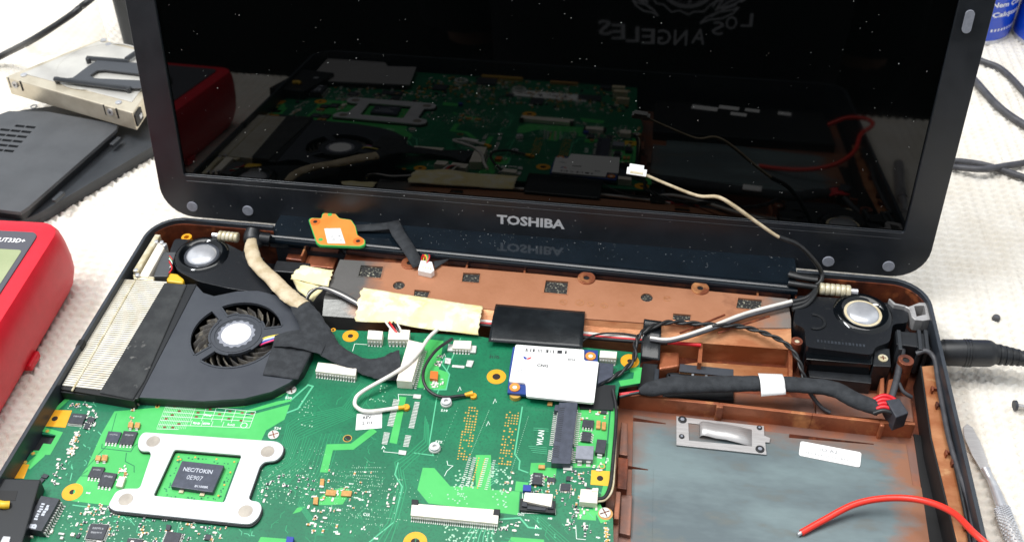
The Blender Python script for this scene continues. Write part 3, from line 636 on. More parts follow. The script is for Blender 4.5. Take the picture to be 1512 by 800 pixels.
for u_, v_ in ((.1, .1), (.17, .27), (.11, .44), (.06, .6), (.22, .78), (.08, .93), (.17, .93), (.5, .1), (.38, .27), (.72, .1), (.62, .27), (.86, .12), (.97, .12), (.38, .45), (.74, .45), (.88, .5)):
    c = tuv(u_, v_); tk.box((c.x, c.y, T3 + .02), (1.3, .9, .1))
tk.build('tick_boxes', M['copperd'], board, kind='stuff')
dk = MB(); st('G115', 730, 527, 4.4, 1.8, 180, dk); dk.build('board_code', M['ink'], board)

# ---- processor bracket
zb = -6.9
bo = [(p.x, p.y) for p in q(Z(150, 600, 4, [(245, 150), (1040, 205), (1078, 235), (1065, 285), (1030, 318), (960, 325), (935, 350), (868, 540), (885, 555), (930, 560), (948, 595), (925, 655), (880, 692), (830, 690), (75, 612), (45, 592), (45, 570), (85, 500), (130, 483), (215, 483), (230, 470), (292, 285), (285, 262), (235, 262), (215, 240), (218, 190)]), zb)]
bi = [(p.x, p.y) for p in q(Z(150, 600, 4, [(430, 252), (828, 285), (725, 565), (305, 525)]), zb)]
br_ = MB().prism(rpoly(bo, 3, 3), zb - .9, zb, [rpoly(bi, 1, 2)]).build('processor_bracket', M['steel'], mb_, bevel=.3)
cx = sum(p[0] for p in bo) / len(bo); cy = sum(p[1] for p in bo) / len(bo)
MB().prism(rpoly([(cx + (x - cx) * 1.012 + .15, cy + (y - cy) * 1.02 - .25) for x, y in bo], 3, 3), ZM - .02, zb - .95, [[(cx + (x - cx) * .985, cy + (y - cy) * .985) for x, y in bi]]).build('bracket_insulator', M['insul'], br_)
for px, py in ((226.2, 651.2), (395, 666.2), (185.7, 736.7), (362.5, 754.2)):
    c = at(px, py, zb); MB().cyl(c, 2.85, zb - .3, zb + .12, 26).build('pad', M['pad'], br_, bevel=.1)
em = MB()
eo = [(cx + (x - cx) * 1.13, cy + (y - cy) * 1.15) for x, y in bi]
for i in range(4): em.tube([(eo[i][0], eo[i][1], zb - .05), ((eo[i][0] + eo[(i + 1) % 4][0]) / 2, (eo[i][1] + eo[(i + 1) % 4][1]) / 2, zb - .05), (eo[(i + 1) % 4][0], eo[(i + 1) % 4][1], zb - .05)], .16, 6, sub=0)
em.build('pressed_line', M['steel'], br_, smooth=60)
# chip in the window
wq = [(cx + (x - cx) * .9, cy + (y - cy) * .9) for x, y in bi]
MB().prism(wq, ZM - .02, ZM + .2).build('window_pour', M['pour'], br_)
wd = MB()
for k in range(60):
    s_ = random.choice((0, 1, 2, 3)); t_ = random.random(); a, b = wq[s_], wq[(s_ + 1) % 4]; x = a[0] + (b[0] - a[0]) * t_; y = a[1] + (b[1] - a[1]) * t_; x += (cx - x) * random.uniform(.06, .2); y += (cy - y) * random.uniform(.06, .2)
    wd.prism(circ(x, y, random.uniform(.2, .45), 7), ZM, ZM + .24)
wd.build('window_vias', M['pcb'], br_, kind='stuff')
wd = MB()
for u_, v_ in ((.03, .04), (.08, .1), (.3, .02), (.65, .02), (.95, .05), (.95, .3), (.93, .6), (.9, .85), (.04, .12)):
    x = lerp(lerp(V(wq[0]), V(wq[1]), u_), lerp(V(wq[3]), V(wq[2]), u_), v_); wd.cyl(x, .45, ZM, ZM + .35, 8)
wd.build('window_dots', M['goldd'], br_)
zn = -6.7
nec = MB().pq(Z(150, 600, 4, [(475, 318), (724, 345), (655, 505), (408, 470)]), zn, ZM).build('power_chip', M['chipb'], mb_, bevel=.25)
nq = q(Z(150, 600, 4, [(475, 318), (724, 345), (655, 505), (408, 470)]), zn)
def nuv(u, v): return lerp(lerp(nq[0], nq[1], u), lerp(nq[3], nq[2], u), v) + V((0, 0, .03))
nu = (nq[1] - nq[0]).normalized(); nv = (nq[0] - nq[3]).normalized(); nt = MB()
put_text(nt, 'NEC/TOKIN', nuv(.46, .3), nu, nv, 12.2, 2.0, .02); put_text(nt, '0E907', nuv(.46, .58), nu, nv, 6.6, 2.1); put_text(nt, 'B1100BR', nuv(.7, .86), nu, nv, 5.6, 1.1, .03)
nt.build('chip_lettering', M['chipprint'], nec)
for u_ in (.25, .75): c = nuv(u_, 1.03); MB().box((c.x, c.y - .3, ZM + .5), (1.8, 1.2, .8)).build('terminal', M['spring'], nec)

# ---- chips given by their four photo corners
def lerp2(a, b, t): return V((a.x + (b.x - a.x) * t, a.y + (b.y - a.y) * t, a.z))
def chip(pts, h, m='chip', pins=(), name='chip', npin=8, par=None, pl=.9, txt=None):
    Q = q(pts, ZM + h); o = MB().prism([(p.x, p.y) for p in Q], ZM + .05, ZM + h).build(name, M[m], par or mb_, bevel=.15)
    pm = MB(); c = sum(Q, V()) / 4
    for e in pins:
        a, b = Q[e], Q[(e + 1) % 4]; d = (b - a).normalized(); nr = V((d.y, -d.x, 0))
        if nr.dot(c - a) > 0: nr = -nr
        L_ = (b - a).length; w_ = L_ / npin * .5; ang = math.atan2(d.y, d.x)
        for k in range(npin):
            p = lerp(a, b, (k + .5) / npin)
            for (o1, o2, z_, hh) in ((0, pl * .45, ZM + h * .45, h * .3), (pl * .35, pl, ZM + .12, .2)):
                r_ = p + nr * ((o1 + o2) / 2); pm.box((r_.x, r_.y, z_), (w_, o2 - o1, hh), ang)
            r_ = p + nr * (pl * .4); pm.box((r_.x, r_.y, ZM + h * .28), (w_, .14, h * .5), ang)
    if pm.v: pm.build('pins', M['tin'], o, kind='stuff')
    if txt:
        tm = MB(); u = (Q[1] - Q[0]).normalized(); v = (Q[0] - Q[3]).normalized()
        for i_, tt in enumerate(txt): put_bars(tm, lerp(lerp(Q[0], Q[3], .3 + i_ * .28), lerp(Q[1], Q[2], .3 + i_ * .28), .5) + V((0, 0, .03)), u, v, (Q[1] - Q[0]).length * .6, (Q[0] - Q[3]).length * .14)
        tm.build('chip_print', M['inkg'], o)
    return o
z6 = lambda pts: Z(60, 590, 6.156, pts)
chip(z6([(285, 118), (420, 130), (378, 218), (245, 205)]), 1.2, pins=(2,), npin=12, txt=['OZ8681'])
chip(z6([(615, 282), (737, 292), (697, 388), (583, 378)]), 1.0, 'chipb', pins=(2,), npin=4, pl=1.4, txt=['4800'])
chip(z6([(755, 280), (883, 288), (835, 405), (710, 398)]), 1.0, pins=(2,), npin=4, pl=1.2, txt=['4634'])
chip(z6([(470, 602), (585, 610), (545, 708), (425, 695)]), 1.0, pins=(2,), npin=4, pl=1.4, txt=['4800'])
chip(z6([(570, 650), (695, 668), (645, 790), (515, 775)]), 1.0, pins=(2,), npin=4, pl=1.2, txt=['4634'])
chip(z6([(440, 150), (500, 165), (470, 205), (415, 195)]), .8, pins=(0, 2), npin=3, pl=.6); chip(z6([(410, 205), (455, 215), (425, 265), (390, 255)]), .8, pins=(1, 3), npin=3, pl=.6)
vw = at(44, 652, -8); MB().tube([V((vw.x + 5, vw.y, -14)), V((vw.x + 5, vw.y, -11.2)), V((vw.x + 5, vw.y, -10.6))], [8.5, 8.5, 8], 28, sub=0).build('volume_wheel', M['blk'], mb_, smooth=40)
chip(z6([(30, 665), (75, 680), (50, 710), (0, 700)]), .8, name='diode')
chip(z6([(0, 705), (40, 715), (10, 750), (-30, 740)]), .8, name='diode')
zb6 = lambda pts: Z(0, 680, 6.67, pts)
chip(zb6([(405, 340), (588, 372), (410, 690), (232, 660)]), 4.2, 'chip', pins=(1, 3), npin=13, name='network_transformer', pl=1.6)
tt = MB(); o_ = [o for o in mb_.children if o.name.startswith('network_transformer')][0]
TQ = q(zb6([(405, 340), (588, 372), (410, 690), (232, 660)]), ZM + 4.23); tu = (TQ[0] - TQ[3]).normalized(); tv = (TQ[0] - TQ[1]).normalized()
put_bars(tt, lerp(lerp(TQ[3], TQ[0], .55), lerp(TQ[2], TQ[1], .55), .35), tu, tv, 8, 1.8, 7); put_bars(tt, lerp(lerp(TQ[3], TQ[0], .6), lerp(TQ[2], TQ[1], .6), .62), tu, tv, 5, 1.6, 4)
put_text(tt, 'B', lerp(lerp(TQ[3], TQ[0], .1), lerp(TQ[2], TQ[1], .1), .4), tu, tv, 2.0, 3.4, .06); tt.build('chip_print', M['chipprint'], o_)
chip(Z(120, 730, 7.56, [(105, 318), (310, 330), (240, 500), (45, 480)]), 1.4, pins=(0, 1, 2, 3), npin=14, pl=.8, txt=['ENE', 'KB926'])
chip(Z(120, 730, 7.56, [(960, 400), (1120, 425), (1075, 560), (905, 540)]), 1.2, pins=(1, 3), npin=8, pl=.9)
chip(Z(120, 730, 7.56, [(950, 325), (1005, 335), (985, 395), (940, 388)]), .9, name='diode'); chip(Z(120, 730, 7.56, [(1390, 435), (1450, 440), (1440, 500), (1370, 495)]), .9, pins=(1, 3), npin=2, pl=.6)
chip(Z(120, 730, 7.56, [(520, 480), (690, 495), (680, 560), (500, 545)]), 1.0, pins=(0,), npin=10, pl=.6)
z57 = lambda pts: Z(700, 660, 5.714, pts)
chip(z57([(500, 210), (580, 216), (572, 312), (487, 305)]), 1.5, pins=(1, 3), npin=4, pl=1.0, txt=['G923'])
z5 = lambda pts: Z(700, 540, 5, pts)
chip(z5([(805, 392), (887, 400), (880, 455), (795, 445)]), 1.3, pins=(2,), npin=4, pl=1.0); chip(z5([(800, 480), (868, 488), (858, 558), (790, 550)]), 1.3, pins=(1, 3), npin=4, pl=1.0)
chip(z5([(908, 538), (980, 545), (965, 645), (893, 635)]), 2.2, name='tantalum_capacitor', pins=(2,), npin=1, pl=1.2); chip(z5([(755, 585), (885, 590), (878, 690), (748, 682)]), 3.0, 'rubber', name='choke_coil', pins=(2,), npin=2, pl=1.4)
chip(z57([(735, 300), (815, 305), (808, 365), (725, 360)]), 1.1, pins=(0, 1, 2, 3), npin=5, pl=.5); chip(z57([(620, 248), (690, 255), (682, 292), (612, 285)]), .9, pins=(2,), npin=3, pl=.8); chip(z57([(780, 240), (818, 244), (812, 280), (775, 276)]), .8, pins=(1,), npin=2, pl=.5)
cc = chip(z57([(415, 312), (482, 318), (480, 368), (410, 362)]), 2.0, 'inkb', name='coil'); chip(z57([(945, 335), (985, 340), (980, 360), (942, 355)]), .8, name='diode'); chip(z5([(940, 325), (985, 330), (975, 352), (932, 348)]), .8, name='diode', pins=(1, 3), npin=1, pl=.6)
chip(Z(400, 640, 5, [(118, 755), (170, 760), (160, 805), (108, 800)]), 2.0, 'inkb', name='coil')
chip(Z(640, 480, 4, [(-18, 268), (28, 272), (25, 318), (-22, 312)]), 2.0, 'oring', name='tantalum_capacitor')
for pts in (z6([(800, 198), (842, 202), (835, 250), (790, 245)]), z6([(862, 200), (905, 206), (895, 252), (848, 248)]), z6([(505, 500), (548, 505), (538, 548), (492, 545)]), z6([(560, 495), (610, 500), (600, 550), (550, 548)])):
    chip(pts, 1.3, 'mlcc', name='ceramic_capacitor', pins=(0, 2), npin=1, pl=.8)
for pts in (z5([(905, 400), (935, 402), (932, 460), (900, 458)]), z5([(945, 410), (975, 412), (972, 468), (942, 465)]), z57([(545, 145), (600, 148), (598, 178), (542, 175)])): chip(pts, 1.2, 'mlcc', name='ceramic_capacitor')
chip(z6([(715, 690), (770, 700), (740, 790), (680, 780)]), 1.6, 'ivory', name='fuse'); chip(z5([(545, 262), (580, 264), (578, 290), (540, 288)]), .9, 'mlcc', name='ceramic_capacitor')
for pts in ([(482, 722), (497, 723), (495, 731), (480, 730)], [(505, 723), (520, 724), (518, 732), (503, 731)], [(463, 733), (470, 733), (469, 744), (462, 743)], [(473, 706), (479, 706), (478, 716), (472, 715)]): chip(pts, .9, 'mlcc', name='ceramic_capacitor')
# tiny parts nobody could count
def tiny(n, x0, y0, x1, y1, ms, sl=-.25):
    for k in range(n):
        y = random.uniform(y0, y1); x = random.uniform(x0, x1) + (y - y0) * sl; c = at(x, y, ZM); l, w_ = random.choice(((1.0, .5), (1.6, .8), (1.0, .55)))
        if random.random() < .5: l, w_ = w_, l
        h = random.choice((.35, .45, .6)); mm = random.choice(ms)
        TB[mm].box((c.x, c.y, ZM + h / 2), (l * .6 if l > w_ else l, w_ * .6 if w_ > l else w_, h))
        for s_ in (-1, 1):
            TB['tin'].box((c.x + (s_ * l * .4 if l > w_ else 0), c.y + (s_ * w_ * .4 if w_ > l else 0), ZM + h * .49), (l * .3 if l > w_ else l, w_ * .3 if w_ > l else w_, h * .94))
TB = {k: MB() for k in ('tin', 'chip', 'mlcc', 'ivory', 'goldd')}
tiny(46, 108, 637, 120, 675, ['ivory', 'mlcc', 'ivory']); tiny(12, 100, 596, 136, 604, ['mlcc', 'chip', 'ivory']); tiny(16, 132, 602, 148, 632, ['chip', 'ivory']); tiny(20, 85, 677, 100, 715, ['ivory', 'chip', 'ivory']); tiny(14, 196, 596, 205, 628, ['mlcc', 'ivory'])
tiny(16, 178, 688, 190, 712, ['mlcc', 'ivory'])
tiny(60, 120, 745, 185, 790, ['mlcc', 'chip', 'ivory']); tiny(60, 205, 760, 340, 800, ['mlcc', 'chip', 'ivory']); tiny(40, 480, 690, 560, 790, ['mlcc', 'ivory']); tiny(18, 455, 725, 480, 790, ['mlcc', 'ivory'], 0); tiny(26, 395, 690, 470, 740, ['ivory', 'chip'])
tiny(60, 790, 695, 870, 745, ['mlcc', 'chip', 'ivory']); tiny(34, 840, 745, 882, 790, ['ivory', 'ivory', 'chip']); tiny(12, 845, 600, 900, 620, ['mlcc', 'ivory']); tiny(14, 645, 525, 655, 545, ['ivory', 'chip']); tiny(10, 575, 708, 590, 750, ['ivory']); tiny(16, 735, 770, 770, 785, ['ivory', 'chip']); tiny(14, 640, 560, 656, 572, ['ivory', 'tin'])
tiny(14, 893, 770, 900, 800, ['goldd'], 0); tiny(10, 875, 683, 895, 695, ['ivory']); tiny(10, 750, 695, 765, 730, ['mlcc', 'ivory'])
# front half (seen in the screen)
def tinym(n, x0, y0, x1, y1, ms):
    for k in range(n):
        h = random.uniform(.4, 1.2); TB[random.choice(ms)].box((random.uniform(x0, x1), random.uniform(y0, y1), ZM + h / 2), (random.uniform(.8, 2.4), random.uniform(.6, 1.6), h))
tinym(420, -105, -232, 42, -178, ['mlcc', 'chip', 'ivory', 'tin', 'goldd', 'tin']); tinym(60, -180, -195, -105, -180, ['mlcc', 'chip', 'ivory', 'tin'])
for k, o in TB.items():
    if o.v: o.build('small_parts', M[k], mb_, kind='stuff')
for x, y, a, b, h in ((-60, -225, 14, 14, 1.4), (-20, -190, 9, 12, 1.2), (15, -205, 16, 10, 1.3), (-90, -205, 10, 10, 1.2), (25, -228, 8, 6, 2), (-40, -200, 6, 5, 1), (-120, -187, 14, 7, 1)):
    MB().box((x, y, ZM + h / 2), (a, b, h)).build('chip', M['chip'], mb_, bevel=.15)
for x, y, a, b, h, m in ((38, -200, 9, 4, 4, 'cream'), (36, -212, 10, 5, 5, 'cream'), (34, -224, 9, 5, 4, 'cream'), (-50, -233, 30, 3, 2.5, 'goldd'), (-5, -232, 20, 2.5, 2, 'mlcc')): MB().box((x, y, ZM + h / 2), (a, b, h)).build('connector', M[m], mb_, bevel=.2)
for x, y in ((-78, -222), (-35, -212)): MB().prism(circ(x, y, 5), ZM, ZM + 1.5, [circ(x, y, 3.4)]).build('mount_ring', M['tin'], mb_)
P = [atr(757, 132, ZM + .5), atr(865, 141, ZM + .5), atr(866, 150, ZM + .5), atr(757, 141, ZM + .5)]
lb = MB().prism([(p.x, p.y) for p in P], ZM - .05, ZM + .5).build('serial_label', M['label'], mb_)
bc = MB()
for k in range(40):
    if random.random() < .6: p = lerp(lerp(P[0], P[1], .08 + k / 60), lerp(P[3], P[2], .08 + k / 60), .5); bc.box((p.x, p.y, ZM + .52), (.5, 3, .04))
bc.build('barcode', M['ink'], lb)

# ---- connectors
def conn(name, pts, h, m='ivory', pins=(), npin=10, pl=1.2, bevel=.25, sub=()):
    return chip(pts, h, m, pins, name, npin, mb_, pl)
z4 = lambda pts: Z(400, 460, 4, pts)
c1 = conn('ribbon_connector', z4([(278, 298), (508, 322), (500, 378), (262, 350)]), 3.2, pins=(2,), npin=15, pl=1.3)
lcdc = conn('display_connector', z4([(812, 165), (898, 185), (832, 412), (742, 405)]), 5.0, pins=(1,), npin=20, pl=1.6)
conn('wire_connector', z4([(575, 108), (662, 115), (655, 165), (568, 160)]), 4.0, pins=(2,), npin=5, pl=1.0); conn('wire_connector', z4([(698, 100), (822, 108), (815, 165), (690, 162)]), 4.0, pins=(2,), npin=6, pl=1.0)
zc4 = lambda pts: Z(640, 480, 4, pts)
conn('ribbon_connector', zc4([(120, 88), (225, 92), (218, 140), (112, 135)]), 2.6, pins=(2,), npin=6, pl=1.2); conn('wire_connector', zc4([(985, 148), (1085, 155), (1080, 195), (980, 188)]), 4.0, pins=(2,), npin=6, pl=1.0)
for pts in (zc4([(88, 110), (120, 112), (115, 150), (82, 148)]), zc4([(222, 118), (255, 120), (250, 160), (216, 158)])): chip(pts, 1.2, 'tin', name='solder_tab')
chip(zc4([(70, 190), (105, 195), (100, 228), (66, 222)]), .8, 'tin', name='solder_tab'); chip(zc4([(200, 205), (240, 208), (225, 245), (190, 240)]), .8, 'tin', name='solder_tab'); chip(zc4([(112, 232), (185, 238), (182, 252), (108, 246)]), .4, 'tin', name='solder_tab')
zd = lambda pts: Z(600, 600, 4, pts)
ff = conn('ribbon_connector', zd([(32, 570), (548, 608), (540, 690), (25, 640)]), 2.6, pins=(2,), npin=40, pl=1.4)
for pts in (zd([(32, 545), (72, 548), (70, 578), (30, 575)]), zd([(518, 602), (555, 605), (550, 640), (512, 636)])): chip(pts, 2.9, 'insul', name='latch', par=ff)
fb_ = conn('ribbon_connector', zd([(672, 540), (882, 556), (880, 628), (668, 608)]), 1.6, 'insul')
chip(zd([(700, 505), (866, 515), (856, 590), (690, 555)]), 2.8, 'ivory', name='slider', par=fb_); chip(zd([(715, 585), (825, 595), (822, 612), (712, 602)]), 2.2, 'chip', name='latch', par=fb_); chip(zd([(690, 548), (712, 550), (715, 590), (680, 585)]), 2.4, 'chip', name='latch', par=fb_); chip(zd([(846, 560), (868, 562), (870, 600), (835, 598)]), 2.4, 'chip', name='latch', par=fb_)
jc = conn('wire_connector', zd([(1030, 484), (1132, 490), (1128, 570), (1022, 560)]), 3.2); chip(zd([(1028, 540), (1085, 545), (1083, 566), (1024, 562)]), 1.5, 'mlcc', name='solder_tab'); chip(zd([(1100, 478), (1135, 480), (1132, 500), (1096, 498)]), 3.6, 'ivory', name='latch', par=jc)
# mini card slot
slot = conn('card_slot', z5([(628, 268), (765, 270), (712, 720), (570, 715)]), 3.4, 'chipb')
chip(z5([(600, 285), (632, 285), (625, 330), (590, 325)]), 3.2, 'chipb', name='latch', par=slot); chip(z5([(740, 300), (768, 302), (762, 340), (735, 338)]), 2.0, 'insul', name='latch', par=slot)
pm = MB(); SQ = q(z5([(628, 268), (765, 270), (712, 720), (570, 715)]), ZM + 3.4)
for k in range(26):
    t_ = .1 + .8 * k / 25
    if 17 < k < 20: continue
    a = lerp(SQ[0], SQ[3], t_); b = lerp(SQ[1], SQ[2], t_)
    pm.box((a.x - .9, a.y, ZM + .25), (2.2, .42, .3)); pm.box((a.x - .2, a.y, ZM + 1.2), (.4, .42, 2)); pm.box((b.x + .9, b.y, ZM + .25), (2.2, .42, .3)); pm.box((b.x + .2, b.y, ZM + 1.2), (.4, .42, 2))
pm.build('pins', M['tin'], slot, kind='stuff'); pm = MB()
for k in range(26):
    if 17 < k < 20: continue
    a = lerp(lerp(SQ[0], SQ[3], .1 + .8 * k / 25), lerp(SQ[1], SQ[2], .1 + .8 * k / 25), .2); pm.box((a.x, a.y, ZM + 3.42), (2.2, .3, .06))
pm.build('slot_contacts', M['ink'], slot, kind='stuff')
# empty slot pads
for pts, n in ((z4([(725, 517), (762, 517), (722, 678), (686, 676)]), 18), (z4([(668, 712), (704, 712), (686, 785), (654, 783)]), 9), (z4([(850, 532), (880, 532), (845, 690), (812, 688)]), 18), (z4([(795, 728), (830, 730), (812, 800), (780, 798)]), 8)):
    P = q(pts, ZM); pm = MB()
    for k in range(n):
        a = lerp(P[0], P[3], (k + .5) / n); b = lerp(P[1], P[2], (k + .5) / n); c = (a + b) / 2; pm.box((c.x, c.y, ZM + .08), ((b - a).length, (P[3] - P[0]).length / n * .55, .18))
    pm.build('solder_pads', M['tin'], board, kind='stuff')
for pts in (z4([(842, 485), (888, 488), (884, 512), (838, 508)]), Z(400, 640, 5, [(945, 118), (1002, 124), (995, 155), (940, 148)]), zd([(930, 345), (982, 350), (978, 375), (925, 370)])): chip(pts, .7, 'tin', name='solder_tab')
# pins row of the centre connector
pm = MB()
for k in range(15):
    for bx_, by_ in ((701, 676), (719, 677)):
        c = at(bx_ - k * .8, by_ + k * 2.9, ZM); pm.box((c.x, c.y, ZM + .1), (1.5, .35, .2))
    for bx_, by_ in ((694, 676), (730, 680)):
        c = at(bx_ - k * .9, by_ + k * 3.0, ZM); pm.box((c.x, c.y, ZM + .1), (1.2, .3, .2))
pm.build('solder_pads', M['tin'], board, kind='stuff')
# REV label
P = q(z4([(508, 602), (657, 592), (655, 685), (500, 698)]), ZM + .15)
rv = MB().prism([(p.x, p.y) for p in P], ZM - .02, ZM + .15).build('revision_label', M['label'], board)
rt = MB(); u = (P[1] - P[0]).normalized(); v = (P[0] - P[3]).normalized()
put_text(rt, 'REV', lerp(lerp(P[0], P[3], .28), lerp(P[1], P[2], .28), .42) + V((0, 0, .05)), u, v, 3.6, 1.6, .03); put_text(rt, '2 01', lerp(lerp(P[0], P[3], .62), lerp(P[1], P[2], .62), .42) + V((0, 0, .05)), u, v, 4.2, 1.5, .02); rt.build('lettering', M['ink'], rv)
# network jack block at the left front
jk = MB().pq([(-30, 704), (60, 707), (33, 800), (15, 850), (-80, 850)], -2.5, ZM); jack = jk.build('jack_block', M['insul'], mb_, bevel=.5)
MB().pq(zb6([(-60, 290), (175, 292), (150, 390), (-80, 385)]), -2.4, -2.6).build('jack_recess', M['dark'], jack)
MB().tube([at(-6, 743, -2), at(5, 745, -1.6), at(14, 745, -2.2)], 1.6, 10).build('jack_contact', M['yplastic'], jack, smooth=50)
MB().pq(zb6([(30, 735), (105, 742), (90, 800), (0, 795)]), -1.8, -3).build('jack_tab', M['chrome'], jack, bevel=.3)
# metal cage and cards at the front, seen only in the screen's reflection
P = [atr(x, y, -5) for x, y in ((490, 80), (575, 84), (573, 98), (615, 99), (605, 125), (455, 118))]
cg = tag(MB().prism([(p.x, max(p.y, BF + 5)) for p in P], -6, -5).build('card_cage', M['satin'], bevel=.2), 'flat grey metal card cage plate with a stepped edge reflected in the screen', 'metal plate')
MB().prism([(p.x + (-148 - p.x) * .06, max(p.y, BF + 7) + 1.5) for p in P], ZM, -6.02).build('cage_frame', M['insul'], cg)
o = tag(MB().prism([(60, -232), (178, -232), (178, -170), (60, -170)], -24.2, -16).build('drive_tray', M['blk'], bevel=1), 'black tray at the front of the base reflected in the screen', 'tray')
for k, (x, y, a, b) in enumerate(((95, -222, 18, 8), (112, -226, 14, 7), (128, -224, 10, 6), (150, -222, 9, 6), (118, -214, 11, 6))):
    MB().box((x, y, -15.9), (a, b, .4), .15).build('paper_sticker', M['label'], o)

# ================================================================== cooling fan with heat sink
ZF = -4.0
fan = thing('cooling_fan', 'dark grey cooling fan with white hub label and pale finned heat sink', 'fan', (-140, -75, -24))
fo = [(p.x, p.y) for p in q([(288, 419), (300, 432), (316, 437), (350, 430), (381, 429), (412, 437), (433, 448), (452, 468), (462, 495), (460, 520), (447, 546), (428, 564), (400, 578), (360, 588), (300, 592), (203, 586)], ZF)]
fc = at(349, 493, ZF); ro = 20.4
rx = lambda r, a0, a1: circ(fc.x, fc.y, r, 14, a0, a1)
holes = [rx(ro, a0, a1) + rx(12.6, a0 + 3, a1 - 3)[::-1] for a0, a1 in ((142, 226), (22, 128), (240, 352))]
hs = MB().prism(fo, ZF - 1.2, ZF, holes).build('housing_top', M['fan'], fan, bevel=.25)
for h in holes:
    ls = MB(); cxh = sum(x for x, y in h) / len(h); cyh = sum(y for x, y in h) / len(h)
    n_ = len(h)
    for i in range(n_):
        a, b = V(h[i]), V(h[(i + 1) % n_]); d = (b - a)
        if d.length < .01: continue
        nr = V((d.y, -d.x)).normalized()
        if nr.dot(V((cxh, cyh)) - a) > 0: nr = -nr
        ls.prism([(a.x, a.y), (b.x, b.y), (b.x + nr.x * .8, b.y + nr.y * .8), (a.x + nr.x * .8, a.y + nr.y * .8)], ZF - .1, ZF + .35)
    ls.build('opening_lip', M['fan'], hs)
MB().prism(fo, -24.4, -22.5).build('housing_bottom', M['dark'], fan)
n_ = len(fo); c_ = V((sum(p[0] for p in fo) / n_, sum(p[1] for p in fo) / n_)); fi = [((x - c_.x) * .975 + c_.x, (y - c_.y) * .975 + c_.y) for x, y in fo]
MB().prism(fo, -22.5, ZF - 1.2, [fi]).build('housing_wall', M['insul'], fan)
MB().cyl(fc, 11.2, -22, ZF - .2, 36).build('hub', M['fan'], fan, bevel=.5)
MB().prism(circ(fc.x, fc.y, 11.4, 40), ZF - .1, ZF + .35, [circ(fc.x, fc.y, 9.8, 40)]).build('hub_ring', M['fan'], fan, bevel=.15)
MB().prism([(fc.x + (8.3 + (.35 if k % 4 < 2 else -.3)) * math.cos(k * math.pi / 32), fc.y + (8.3 + (.35 if k % 4 < 2 else -.3)) * math.sin(k * math.pi / 32)) for k in range(64)], ZF - .1, ZF + .12).build('hub_foil', M['rubber'], fan)
MB().cyl(fc, 6.7, ZF, ZF + .2, 40).build('hub_label', M['label'], fan)
bl = []
for r_, a_ in ((11.3, 0), (14, 9), (17, 20), (19.6, 34)): bl.append((r_, math.radians(a_)))
bm_ = MB(); top_ = [V((r_ * math.cos(a_), r_ * math.sin(a_), ZF - 2.2)) for r_, a_ in bl]; bot = [V((r_ * math.cos(a_ + .12), r_ * math.sin(a_ + .12), -20)) for r_, a_ in bl]
bm_.grid([top_, bot]); b0 = None
for k in range(24):
    R_ = Matrix.Rotation(2 * math.pi * k / 24, 3, 'Z'); m2 = MB().add([V((fc.x, fc.y, 0)) + R_ @ v for v in bm_.v], bm_.f)
    m2.build('blade', M['blade'], fan, smooth=60, solid=.5)
# spokes crossing the openings are the housing itself; foam strip and fins
fs = MB().pq([(243, 417), (276, 419), (214, 560), (196, 589), (146, 579), (160, 556)], ZF + 1.2, ZF - 1.5).build('foam_strip', M['foam'], fan, bevel=.6)
MB().pq([(276, 419), (291, 419), (204, 588), (195, 589), (214, 560)], ZF + .4, ZF - 1.4).build('foam_strip', M['insul'], fan, bevel=.4)
FT = [at(180, 413, -3), at(246, 417, -3), at(149, 582, -3), at(88, 575, -3)]
NF = 54
hsb = MB().prism([(p.x, p.y) for p in FT], -22, -4.6).build('heat_sink', M['insul'], fan)
m0 = None
for k in range(NF):
    t_ = .955 * k / (NF - 1); a = lerp(FT[0], FT[3], t_); b = lerp(FT[1], FT[2], t_); a.x = max(a.x, -189.6); c = (a + b) / 2; L_ = (b - a).length
    if m0 is None or True:
        MBx = MB().box((c.x, c.y, -8.2), (L_, .9, 10.4), math.atan2(b.y - a.y, b.x - a.x)); MBx.build('fin', M['fin'], hsb)
for t0_, z_ in ((.30, -2.8),):
    a = lerp(FT[0], FT[1], t0_); b = lerp(FT[3], FT[2], t0_); MB().tube([a + V((0, 0, .1)), (a + b) / 2 + V((0, 0, .1)), b + V((0, 0, .1))], .5, 6, sub=0).build('fin_rib', M['spring'], hsb, smooth=60)
cN = at(122, 508, -1); MB().box((cN.x - 1, cN.y, -2), (3, 5, 4)).build('wall_catch', M['dark'], lap, bevel=.8)
MB().pq([(93, 566), (152, 573), (200, 588), (198, 592), (90, 574)], -3.6, -22).build('fan_skirt', M['dark'], fan)
MB().pq([(183, 578), (198, 579), (200, 587), (186, 586)], -8.5, -9.5).build('clip', M['cream'], fan)
# fan wires
fw = thing('fan_wires', 'four thin coloured wires leaving the fan hub under black tape', 'wires', at(400, 500, ZF))
for k, m in enumerate(('wyel', 'wwhite', 'wblue', 'wpink')):
    MB().tube([at(384, 503 + k * 2.2, ZF - 1.5), at(394, 498 + k * 2.4, ZF + .8), at(415, 494 + k * 1.8, ZF + 1.3), at(440, 492 + k * 1.5, ZF + 1.2), at(455, 490 + k * 2, ZF + 1)], .42, 6).build('wire', M[m], fw, smooth=60)
